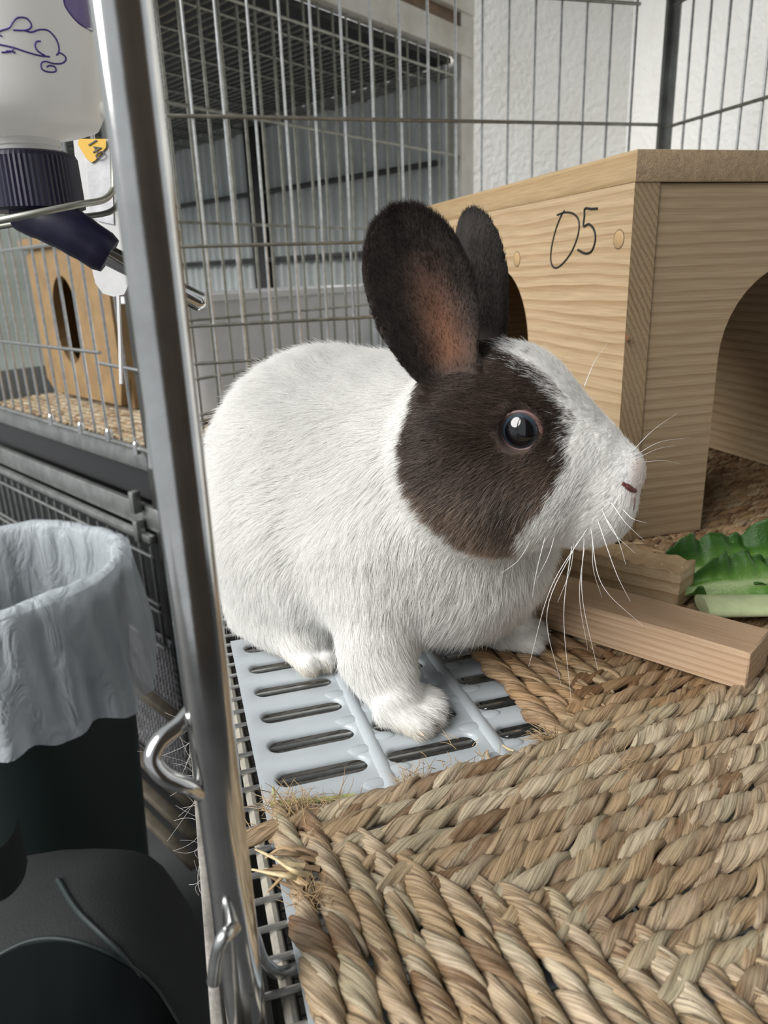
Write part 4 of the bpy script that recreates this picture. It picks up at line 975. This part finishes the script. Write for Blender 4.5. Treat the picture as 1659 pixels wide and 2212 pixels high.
def surface_nets(lo, hi, h, fn):
    n = [int(math.ceil((b - a) / h)) + 1 for a, b in zip(lo, hi)]
    ax = [np.float32(lo[i]) + np.arange(n[i], dtype=np.float32) * np.float32(h) for i in range(3)]
    G = np.stack(np.meshgrid(*ax, indexing='ij'), -1)
    # coarse pass picks the cells near the surface, the rest keep the coarse value
    F = np.empty(n, np.float32); st = 6
    Gc = G[::st, ::st, ::st]; Fc = fn(Gc.reshape(-1, 3)).reshape(Gc.shape[:3])
    big = np.repeat(np.repeat(np.repeat(Fc, st, 0), st, 1), st, 2)[:n[0], :n[1], :n[2]]
    F[:] = big
    near = np.abs(big) < h * st * 1.9
    idx = np.nonzero(near); F[idx] = fn(G[idx])
    S = F < 0
    c = [S[i:n[0] - 1 + i, j:n[1] - 1 + j, k:n[2] - 1 + k] for i in (0, 1) for j in (0, 1) for k in (0, 1)]
    cnt = sum(x.astype(np.int8) for x in c); act = (cnt > 0) & (cnt < 8)
    ids = -np.ones(act.shape, np.int64); ii = np.nonzero(act); ids[ii] = np.arange(len(ii[0]))
    acc = np.zeros((len(ii[0]), 3)); num = np.zeros(len(ii[0]))
    off = [(i, j, k) for i in (0, 1) for j in (0, 1) for k in (0, 1)]
    for a in range(8):
        for b in range(a + 1, 8):
            oa, ob = off[a], off[b]
            if sum(abs(x - y) for x, y in zip(oa, ob)) != 1: continue
            fa = F[ii[0] + oa[0], ii[1] + oa[1], ii[2] + oa[2]]; fb = F[ii[0] + ob[0], ii[1] + ob[1], ii[2] + ob[2]]
            cr = (fa < 0) != (fb < 0); t = np.where(cr, fa / np.where(cr, fa - fb, 1), 0)
            p = np.array(oa)[None] + t[:, None] * (np.array(ob) - np.array(oa))[None]
            acc[cr] += p[cr]; num[cr] += 1
    V = (np.stack(ii, -1) + acc / num[:, None]) * h + np.array(lo)
    Q = []
    for d in range(3):
        o1, o2 = (d + 1) % 3, (d + 2) % 3
        sl0 = [slice(None)] * 3; sl1 = [slice(None)] * 3; sl0[d] = slice(0, -1); sl1[d] = slice(1, None)
        A, B = S[tuple(sl0)], S[tuple(sl1)]
        e = np.array(np.nonzero(A != B)).T
        lim = np.array(act.shape)
        e = e[(e[:, o1] > 0) & (e[:, o2] > 0) & (e[:, o1] < lim[o1]) & (e[:, o2] < lim[o2]) & (e[:, d] < lim[d])]
        def g(a, b):
            t = e.copy(); t[:, o1] -= a; t[:, o2] -= b
            return ids[t[:, 0], t[:, 1], t[:, 2]]
        q = np.stack([g(1, 1), g(0, 1), g(0, 0), g(1, 0)], -1)
        flip = ~A[e[:, 0], e[:, 1], e[:, 2]]
        q[flip] = q[flip][:, ::-1]
        Q.append(q)
    Q = np.concatenate(Q); Q = Q[(Q >= 0).all(1)]
    return V, Q
RAB_LO, RAB_HI = (-.012, .200, -.004), (.232, .512, .236)
# ---------------------------------------------------------------- rabbit: mesh, coat, fur, face
PRIMS = rabbit_prims()
RV, RQ = surface_nets(RAB_LO, RAB_HI, .0017, lambda p: rabbit_field(p, PRIMS))
def march(px, py, t0=.18, t1=.55):
    """point where the pixel's ray meets the rabbit"""
    d = ray(px, py); t = t0
    for _ in range(160):
        s = float(rabbit_field((CAM + d * t)[None].astype(np.float32), PRIMS)[0])
        if abs(s) < 2e-4: break
        t += s * .7
        if t > t1: break
    return CAM + d * t
def hloc(P): q = P - HO; return q @ HF, q @ HL, q @ HU
# outline of the dark mask on the side of the head, in head (forward, up) metres; the same on both sides
MASK = np.array([(-.0150, .050), (-.0110, .0300), (-.0030, .0262), (.0050, .0200), (.0120, .0120), (.0175, .0030), (.0165, -.0040), (.0190, -.0125), (.0120, -.0245), (.0040, -.0350), (.0015, -.0490), (-.0040, -.0540),
                 (-.0120, -.0520), (-.0235, -.0455), (-.0340, -.0350), (-.0410, -.0240), (-.0465, -.0130), (-.0475, -.0040), (-.0445, .0040), (-.0440, .0180), (-.0500, .0300), (-.0800, .0600), (-.0500, .0950), (-.0150, .0950)])
def in_mask(f, u):
    c = np.zeros(f.shape, bool); n = len(MASK)
    for i in range(n):
        (x1, y1), (x2, y2) = MASK[i], MASK[(i + 1) % n]
        cond = (y1 > u) != (y2 > u)
        c ^= cond & (f < (x2 - x1) * (u - y1) / ((y2 - y1) if y2 != y1 else 1e-9) + x1)
    return c
def wav(P, fr, ph): return np.sin(P[:, 0] * fr + ph) * np.sin(P[:, 1] * fr * 1.13 + ph * 1.7 + 1.1) + np.sin(P[:, 2] * fr * .91 + ph * 2.3) * np.cos(P[:, 0] * fr * .7 + ph)
def ear_coords(P, side):
    base, a, n, w_, L_, Wm, cup = ear_frame(side); q = P - base
    return (q @ a) / L_, q @ w_, q @ n, L_, Wm
def ear_sgn(s): return 1. if ear_frame(s)[3] @ HF > 0 else -1.
def coat(P, Nn, hair=True):
    """fur colour at skin points"""
    f, l, u = hloc(P); jit = .0016 * wav(P, 900, .3) + .0011 * wav(P, 2100, 1.3)
    nearhead = (np.abs(l) < .060) & (f > -.085)
    dm = in_mask(f + jit, u + jit * .8) & nearhead & ((f * .60 + u * .35 > -.047))
    ears = np.zeros(len(P), bool); inner = np.zeros(len(P))
    for s in (-1, 1):
        d = sd_ear(P.astype(np.float32), s); v, x, sn, L_, Wm = ear_coords(P, s)
        on = (d < .0022) & (v > .10); ears |= on
        fac = (Nn @ ear_frame(s)[2]) > .15
        k = np.exp(-(((x * ear_sgn(s) - Wm * .16) / (Wm * .36)) ** 2)) * np.clip((v - .10) / .12, 0, 1) * np.clip((.80 - v) / .40, 0, 1)
        inner = np.maximum(inner, np.where(on & fac, k, 0))
    dark = dm | ears
    n1 = wav(P, 160, 2.) * .5 + .5; n2 = wav(P, 480, .7) * .5
    white = np.array([.90, .895, .875])[None] * (1 + .03 * n2[:, None])
    stain = np.clip((.0095 - P[:, 2]) / .0095, 0, 1)[:, None] * .8                      # yellowed paws
    white = white * (1 - stain) + stain * np.array([.66, .57, .40])[None]
    cheek = np.clip((-u - .004) / .03, 0, 1) * (f > -.06) * ~ears
    br = np.array([.076, .054, .042])[None] * (1 + .35 * n2[:, None]) + cheek[:, None] * np.array([.15, .115, .088])[None] * (.5 + n1[:, None])
    br = np.where(ears[:, None], np.array([.042, .033, .029])[None] * (1 + .4 * n2[:, None]), br)
    ic = np.array([.15, .072, .044])[None] * (1 + .25 * n2[:, None])
    br = br * (1 - inner[:, None]) + ic * inner[:, None]
    col = np.where(dark[:, None], np.clip(br, .008, 1), np.clip(white, 0, .92))
    bq = P - RCH; hind = ((bq @ BF) < -.070 - .3 * (.034 - P[:, 2])) & (P[:, 2] < .034 + .006 * n1) & ((np.abs(bq @ BL)) > .02) & (P[:, 2] > .022)
    fl_ = (f > .018) & (f < .036) & (u < -.022) & (u > -.030) & (wav(P, 1500, .2) > 1.25); col[fl_] *= .35
    return col, dark, ears, inner
# --- body mesh
me = bpy.data.meshes.new('rabbit'); me.from_pydata([tuple(v) for v in RV], [], [tuple(int(i) for i in q) for q in RQ]); me.update()
NV = np.zeros((len(RV), 3))
tri = np.concatenate([RQ[:, [0, 1, 2]], RQ[:, [0, 2, 3]]])
cr_ = np.cross(RV[tri[:, 1]] - RV[tri[:, 0]], RV[tri[:, 2]] - RV[tri[:, 0]]); area = np.linalg.norm(cr_, axis=1) / 2
for i in range(3): np.add.at(NV, tri[:, i], cr_)
NV /= np.linalg.norm(NV, axis=1)[:, None] + 1e-12
def field_normal(P, h=.0007):
    P = P.astype(np.float32); g = np.stack([rabbit_field(P + np.eye(3, dtype=np.float32)[i] * h, PRIMS) - rabbit_field(P - np.eye(3, dtype=np.float32)[i] * h, PRIMS) for i in range(3)], -1).astype(float)
    return g / (np.linalg.norm(g, axis=1)[:, None] + 1e-9)
NV = field_normal(RV)
col, dark, ears, inner = coat(RV, NV)
# pink lids, nose, skin inside the near ear
f, l, u = hloc(RV)
for s in (-1, 1):
    c = hd(.0, s * .0185, .0005); q = RV - c; h = q @ (HL * s); rad = np.linalg.norm(q - h[:, None] * (HL * s), axis=1)
    lid = np.clip((.0078 - rad) / .0006, 0, 1) * (h > 0)
    col = col * (1 - lid[:, None]) + lid[:, None] * np.array([.10, .052, .046])[None]
nose = np.clip((f - .0385) / .004, 0, 1) * np.clip((u + .031) / .004, 0, 1) * np.clip((-.010 - u) / .004, 0, 1)
col = col * (1 - .75 * nose[:, None]) + .75 * nose[:, None] * np.array([.66, .52, .46])[None]
col = np.where(dark[:, None] & (inner[:, None] < .1), col * .62, col)
at3 = me.attributes.new('coat', 'FLOAT_COLOR', 'POINT'); at3.data.foreach_set('color', np.concatenate([col, np.ones((len(col), 1))], 1).astype(np.float32).ravel())
m_skin, nt, b = mat_new('rabbit_undercoat'); L = nt.links
a_ = N(nt, 'ShaderNodeAttribute', attribute_name='coat'); L.new(a_.outputs['Color'], b.inputs['Base Color']); b.inputs['Roughness'].default_value = .8; b.inputs['Specular IOR Level'].default_value = .2
b.inputs['Sheen Weight'].default_value = .1
rab = link('rabbit', me, m_skin, None, True, 180)
tag(rab, 'white rabbit with dark brown ears and mask, crouching on the slotted plastic mat', 'rabbit')
# --- fur
m_fur = bpy.data.materials.new('rabbit_fur'); m_fur.use_nodes = True; nt = m_fur.node_tree; L = nt.links; nt.nodes.clear()
out = N(nt, 'ShaderNodeOutputMaterial'); a_ = N(nt, 'ShaderNodeAttribute', attribute_name='coat'); df = N(nt, 'ShaderNodeBsdfDiffuse'); tl = N(nt, 'ShaderNodeBsdfTranslucent'); gl = N(nt, 'ShaderNodeBsdfGlossy')
m1 = N(nt, 'ShaderNodeMixShader'); m1.inputs[0].default_value = .45; m2 = N(nt, 'ShaderNodeMixShader'); m2.inputs[0].default_value = .035
gl.inputs['Roughness'].default_value = .45; gl.inputs['Color'].default_value = (.9, .9, .9, 1)
L.new(a_.outputs['Color'], df.inputs[0]); L.new(a_.outputs['Color'], tl.inputs[0]); L.new(df.outputs[0], m1.inputs[1]); L.new(tl.outputs[0], m1.inputs[2]); L.new(m1.outputs[0], m2.inputs[1]); L.new(gl.outputs[0], m2.inputs[2]); L.new(m2.outputs[0], out.inputs[0])
NH, KP = 620000, 5
vd = CAM - RV[tri].mean(1); facing = np.einsum('ij,ij->i', cr_ / (2 * area[:, None] + 1e-15), vd / np.linalg.norm(vd, axis=1)[:, None])
cen = RV[tri].mean(1); fh, lh_, uh = hloc(cen); headw = 1 + 1.0 * (np.exp(-((fh + .005) ** 2 + lh_ ** 2 + (uh + .012) ** 2) / .045 ** 2))
er_ = np.minimum(sd_ear(cen.astype(np.float32), -1), sd_ear(cen.astype(np.float32), 1)) < .0025; headw = np.where(er_, 3.6, headw)
wgt = area * np.where(facing > -.25, 1., .16) * headw; pick = rng.choice(len(tri), NH, p=wgt / wgt.sum())
r1, r2 = np.sqrt(rng.random(NH)), rng.random(NH)
T = RV[tri[pick]]; P0 = T[:, 0] * (1 - r1)[:, None] + T[:, 1] * (r1 * (1 - r2))[:, None] + T[:, 2] * (r1 * r2)[:, None]
Tn = NV[tri[pick]]; Nn = Tn[:, 0] * (1 - r1)[:, None] + Tn[:, 1] * (r1 * (1 - r2))[:, None] + Tn[:, 2] * (r1 * r2)[:, None]; Nn /= np.linalg.norm(Nn, axis=1)[:, None] + 1e-9
# flow and length blended from the body masses
Pf = P0.astype(np.float32); Dm = np.stack([fn(Pf) for fn, k, fl, ln in PRIMS], -1); W_ = np.exp(-(Dm - Dm.min(1, keepdims=True)) / .005); W_ /= W_.sum(1, keepdims=True)
flow = W_ @ np.array([fl / np.linalg.norm(fl) for fn, k, fl, ln in PRIMS]); ln = W_ @ np.array([l_ for fn, k, fl, l_ in PRIMS])
colh, darkh, earh, innh = coat(P0 + rng.normal(0, .0006, P0.shape), Nn)
for s in (-1, 1):
    d = sd_ear(Pf, s); v, x, sn, L_, Wm = ear_coords(P0, s); k = (d < .0022) & (v > .06)
    flow[k] = ear_frame(s)[1] * .9 + ear_frame(s)[3] * (x[k] / Wm * .35)[:, None]; ln[k] = .0034 + .003 * np.clip(.3 - v[k], 0, 1)
fh, lh_, uh = hloc(P0)
# hairs round the eye run away from it
keep = np.ones(NH, bool)
for s in (-1, 1):
    c = hd(.0, s * .0185, .0005); q = P0 - c; h = q @ (HL * s); rv = q - h[:, None] * (HL * s); rad = np.linalg.norm(rv, axis=1)
    k = (rad < .0104) & (h > -.002); keep &= ~((rad < .0079) & (h > -.003)); flow[k] = flow[k] * .9 + .55 * (rv[k] / rad[k][:, None]); ln[k] *= .85
    k2 = (rad < .016) & (h > 0); ln[k2] *= .85
keep &= ~((fh > .0400) & (uh > -.029) & (uh < -.012) & (rng.random(NH) < .8))
keep &= ~((innh > .35) & (rng.random(NH) < .55))
keep &= P0[:, 2] > .0012
amp1, amp2 = np.where(earh, .10, np.where(ln > .009, .40, .28)), np.where(earh, .1, .22)
for ax_ in range(3):
    flow[:, ax_] += amp1 * wav(P0, 62 + 9 * ax_, 1.1 + ax_) * .5 + amp1 * .7 * wav(P0, 170 + 21 * ax_, 4.1 + ax_) * .5 + amp2 * wav(P0, 520 + 33 * ax_, 2.1 * ax_) * .5
tg_ = flow - Nn * np.einsum('ij,ij->i', flow, Nn)[:, None]; tg_ /= np.linalg.norm(tg_, axis=1)[:, None] + 1e-9
lift = np.where(earh, .16, np.where(ln > .009, .36, .30)) + rng.normal(0, .07, NH)
dr_ = tg_ * np.cos(lift)[:, None] + Nn * np.sin(lift)[:, None] + rng.normal(0, .085, (NH, 3)); dr_ /= np.linalg.norm(dr_, axis=1)[:, None]
Lh = ln * rng.uniform(.6, 1.15, NH) * (1 + .25 * wav(P0, 140, .9) * .5); Lh *= np.where(rng.random(NH) < .04, 1.35, 1)
bend = -Nn * rng.uniform(.10, .45, NH)[:, None] + np.array([0, 0, -.12]) + rng.normal(0, .12, (NH, 3))
S = np.linspace(0, 1, KP)
PT = (P0 - Nn * .0004)[:, None] + Lh[:, None, None] * (dr_[:, None] * S[None, :, None] + bend[:, None] * (S ** 2)[None, :, None] * .45)
PT[..., 2] = np.maximum(PT[..., 2], .0009)
tip = rng.normal(1, .12, NH)[:, None]; colh = np.clip(colh * np.where(darkh[:, None], tip * rng.choice([.75, 1., 1.0, 1.9], NH)[:, None], 1 + (tip - 1) * .25), 0, .95)
wh = darkh & ~earh & (rng.random(NH) < .035) & (uh < -.02); colh[wh] = (.45, .42, .40)
PT, colh, Lh = PT[keep], colh[keep], Lh[keep]; nh = len(PT)
hc = bpy.data.hair_curves.new('fur'); hc.add_curves([KP] * nh)
hc.attributes['position'].data.foreach_set('vector', PT.astype(np.float32).ravel())
ra_ = hc.attributes.get('radius') or hc.attributes.new('radius', 'FLOAT', 'POINT')
base_r = np.where(Lh > .006, .000072, .000060); base_r = np.where(earh[keep], .000048, base_r)
ra_.data.foreach_set('value', (base_r[:, None] * np.array([1, 1, .9, .65, .22])[None]).astype(np.float32).ravel())
ca = hc.attributes.new('coat', 'FLOAT_COLOR', 'CURVE'); ca.data.foreach_set('color', np.concatenate([colh, np.ones((nh, 1))], 1).astype(np.float32).ravel())
hc.materials.append(m_fur)
fur = bpy.data.objects.new('fur', hc); COL.objects.link(fur); fur.parent = rab; fur['kind'] = 'stuff'
# --- eyes
m_eye, nt, b = mat_new('rabbit_eye'); L = nt.links
tc = N(nt, 'ShaderNodeTexCoord'); sx = N(nt, 'ShaderNodeSeparateXYZ'); L.new(tc.outputs['Object'], sx.inputs[0])
q1 = N(nt, 'ShaderNodeCombineXYZ'); L.new(sx.outputs[0], q1.inputs[0]); L.new(sx.outputs[1], q1.inputs[1]); ln_ = N(nt, 'ShaderNodeVectorMath', operation='LENGTH'); L.new(q1.outputs[0], ln_.inputs[0])
mr = N(nt, 'ShaderNodeMapRange'); mr.inputs['From Max'].default_value = .0090; L.new(ln_.outputs['Value'], mr.inputs['Value'])
rp = N(nt, 'ShaderNodeValToRGB'); e = rp.color_ramp.elements; e[0].position = .60; e[0].color = (.003, .003, .004, 1); e[1].position = .64; e[1].color = (.028, .038, .050, 1)
k_ = e.new(.76); k_.color = (.045, .060, .075, 1); k_ = e.new(.84); k_.color = (.010, .010, .010, 1)
L.new(mr.outputs[0], rp.inputs[0]); L.new(rp.outputs[0], b.inputs['Base Color']); b.inputs['Roughness'].default_value = .04; b.inputs['Coat Weight'].default_value = 1.; b.inputs['Coat Roughness'].default_value = .01
m_lid = plain('eyelid_skin', (.125, .066, .058), .45)
for s in (-1, 1):
    tor = []
    for k in range(49): a = 2 * math.pi * k / 48; tor.append(hd(.0076 * math.cos(a) * (1.06 if math.cos(a) > 0 else 1.03), s * (.0185 + .0052 + .0002 * math.cos(2 * a)), .0005 + .0073 * math.sin(a) - .0006 * math.cos(a) ** 4 * (math.cos(a) > 0)))
    MB().tube(tor, .00095, 8, False).build('eyelid', m_lid, rab, True)
    mb = MB().lathe([(.0090 * math.sin(math.pi * k / 24) + 1e-6, -.0090 * math.cos(math.pi * k / 24)) for k in range(25)], (0, 0, 0), 40)
    o = mb.build('eye', m_eye, None, True, sharp=180); o.parent = rab
    zz = HL * s; xx = HF; yy = np.cross(zz, xx); c = hd(.0, s * .0185, .0005)
    o.matrix_world = Matrix(((xx[0], yy[0], zz[0], c[0]), (xx[1], yy[1], zz[1], c[1]), (xx[2], yy[2], zz[2], c[2]), (0, 0, 0, 1)))
# --- nostril, mouth cleft
m_nos = plain('nostril_red', (.11, .030, .028), .5); m_cl = plain('mouth_cleft', (.20, .13, .11), .7)
P = [march(x, y) for x, y in ((1344, 1044), (1353, 1050), (1364, 1057), (1374, 1061))]
MB().tube(bez(P, 5), [.0006] + [.0008] * 4 + [.0012] * 6 + [.0009] * 4 + [.0005], 8).build('nostril', m_nos, rab, True)
P = [march(x, y) for x, y in ((1371, 1074), (1370, 1088), (1367, 1108))]
MB().tube(bez(P, 5), .00032, 6).build('mouth', m_cl, rab, True)
# --- whiskers
m_wh = plain('whisker', (.80, .79, .77), .3)
WH = [((1270, 1140), (1190, 1270), (1142, 1440), .0), ((1250, 1165), (1182, 1320), (1212, 1480), .0), ((1262, 1160), (1258, 1290), (1292, 1450), .01), ((1276, 1140), (1300, 1262), (1388, 1352), .0),
      ((1262, 1185), (1252, 1290), (1270, 1405), .02), ((1235, 1180), (1218, 1330), (1234, 1515), .005), ((1290, 1120), (1330, 1235), (1362, 1300), .0), ((1320, 1085), (1352, 1130), (1392, 1168), .0),
      ((1300, 1100), (1325, 1150), (1372, 1195), .0), ((1310, 1120), (1335, 1165), (1352, 1220), .0), ((1280, 1170), (1282, 1230), (1300, 1290), .01), ((1240, 1170), (1232, 1230), (1205, 1300), .0),
      ((1366, 975), (1410, 930), (1462, 893), .03), ((1370, 985), (1425, 955), (1492, 945), .03), ((1372, 992), (1420, 970), (1460, 962), .03), ((1374, 1000), (1430, 995), (1470, 1002), .03),
      ((1262, 835), (1285, 780), (1312, 742), .02), ((1345, 1100), (1366, 1120), (1396, 1130), .0), ((1200, 1150), (1185, 1200), (1160, 1250), 0.), ((1150, 1160), (1120, 1210), (1080, 1240), 0.), ((1180, 1150), (1160, 1230), (1150, 1290), 0.)]
for k, (a, m_, e_, dz) in enumerate(WH):
    p = march(*a)
    dp = float((RC @ (p - CAM))[2])
    if dp > .45: p = at(a[0], a[1], .292); dp = .292
    P = bez([p, at(m_[0], m_[1], dp - .004 + dz * .5), at(e_[0], e_[1], dp - .004 + dz)], 8)
    n = len(P); MB().tube(P, [.00016 * (1 - .8 * i / (n - 1)) for i in range(n)], 5, False).build('whisker', m_wh, rab, True)
# --- claws of the near front paw
m_claw = plain('claw', (.50, .40, .30), .35)
for px, py in ((962, 1562), (938, 1580), (905, 1588)):
    p = march(px, py - 8); MB().tube([p, p + BF * .003 + np.array([0, 0, -.001])], [.0009, .0003], 6).build('claw', m_claw, rab, True)

# ---------------------------------------------------------------- shed fur caught on the latch
rg = random.Random(21); mb = MB()
for k in range(70):
    p = np.array([-.0108, rg.uniform(.235, .345), rg.uniform(-.030, -.010)])
    d = np.array([rg.gauss(0, 1), rg.gauss(0, .5), rg.gauss(-.3, 1)]); d /= np.linalg.norm(d); c = np.array([rg.gauss(0, 1.2), rg.gauss(0, .6), rg.gauss(0, 1.2)]); l_ = rg.uniform(.004, .012)
    mb.tube([p + l_ * (d * t + c * t * t * .5) for t in (0, .2, .4, .6, .8, 1)], .00006, 4, False)
o = mb.build('caught_fur', plain('shed_fur', (.62, .60, .57), .8), cage, True); o['kind'] = 'stuff'
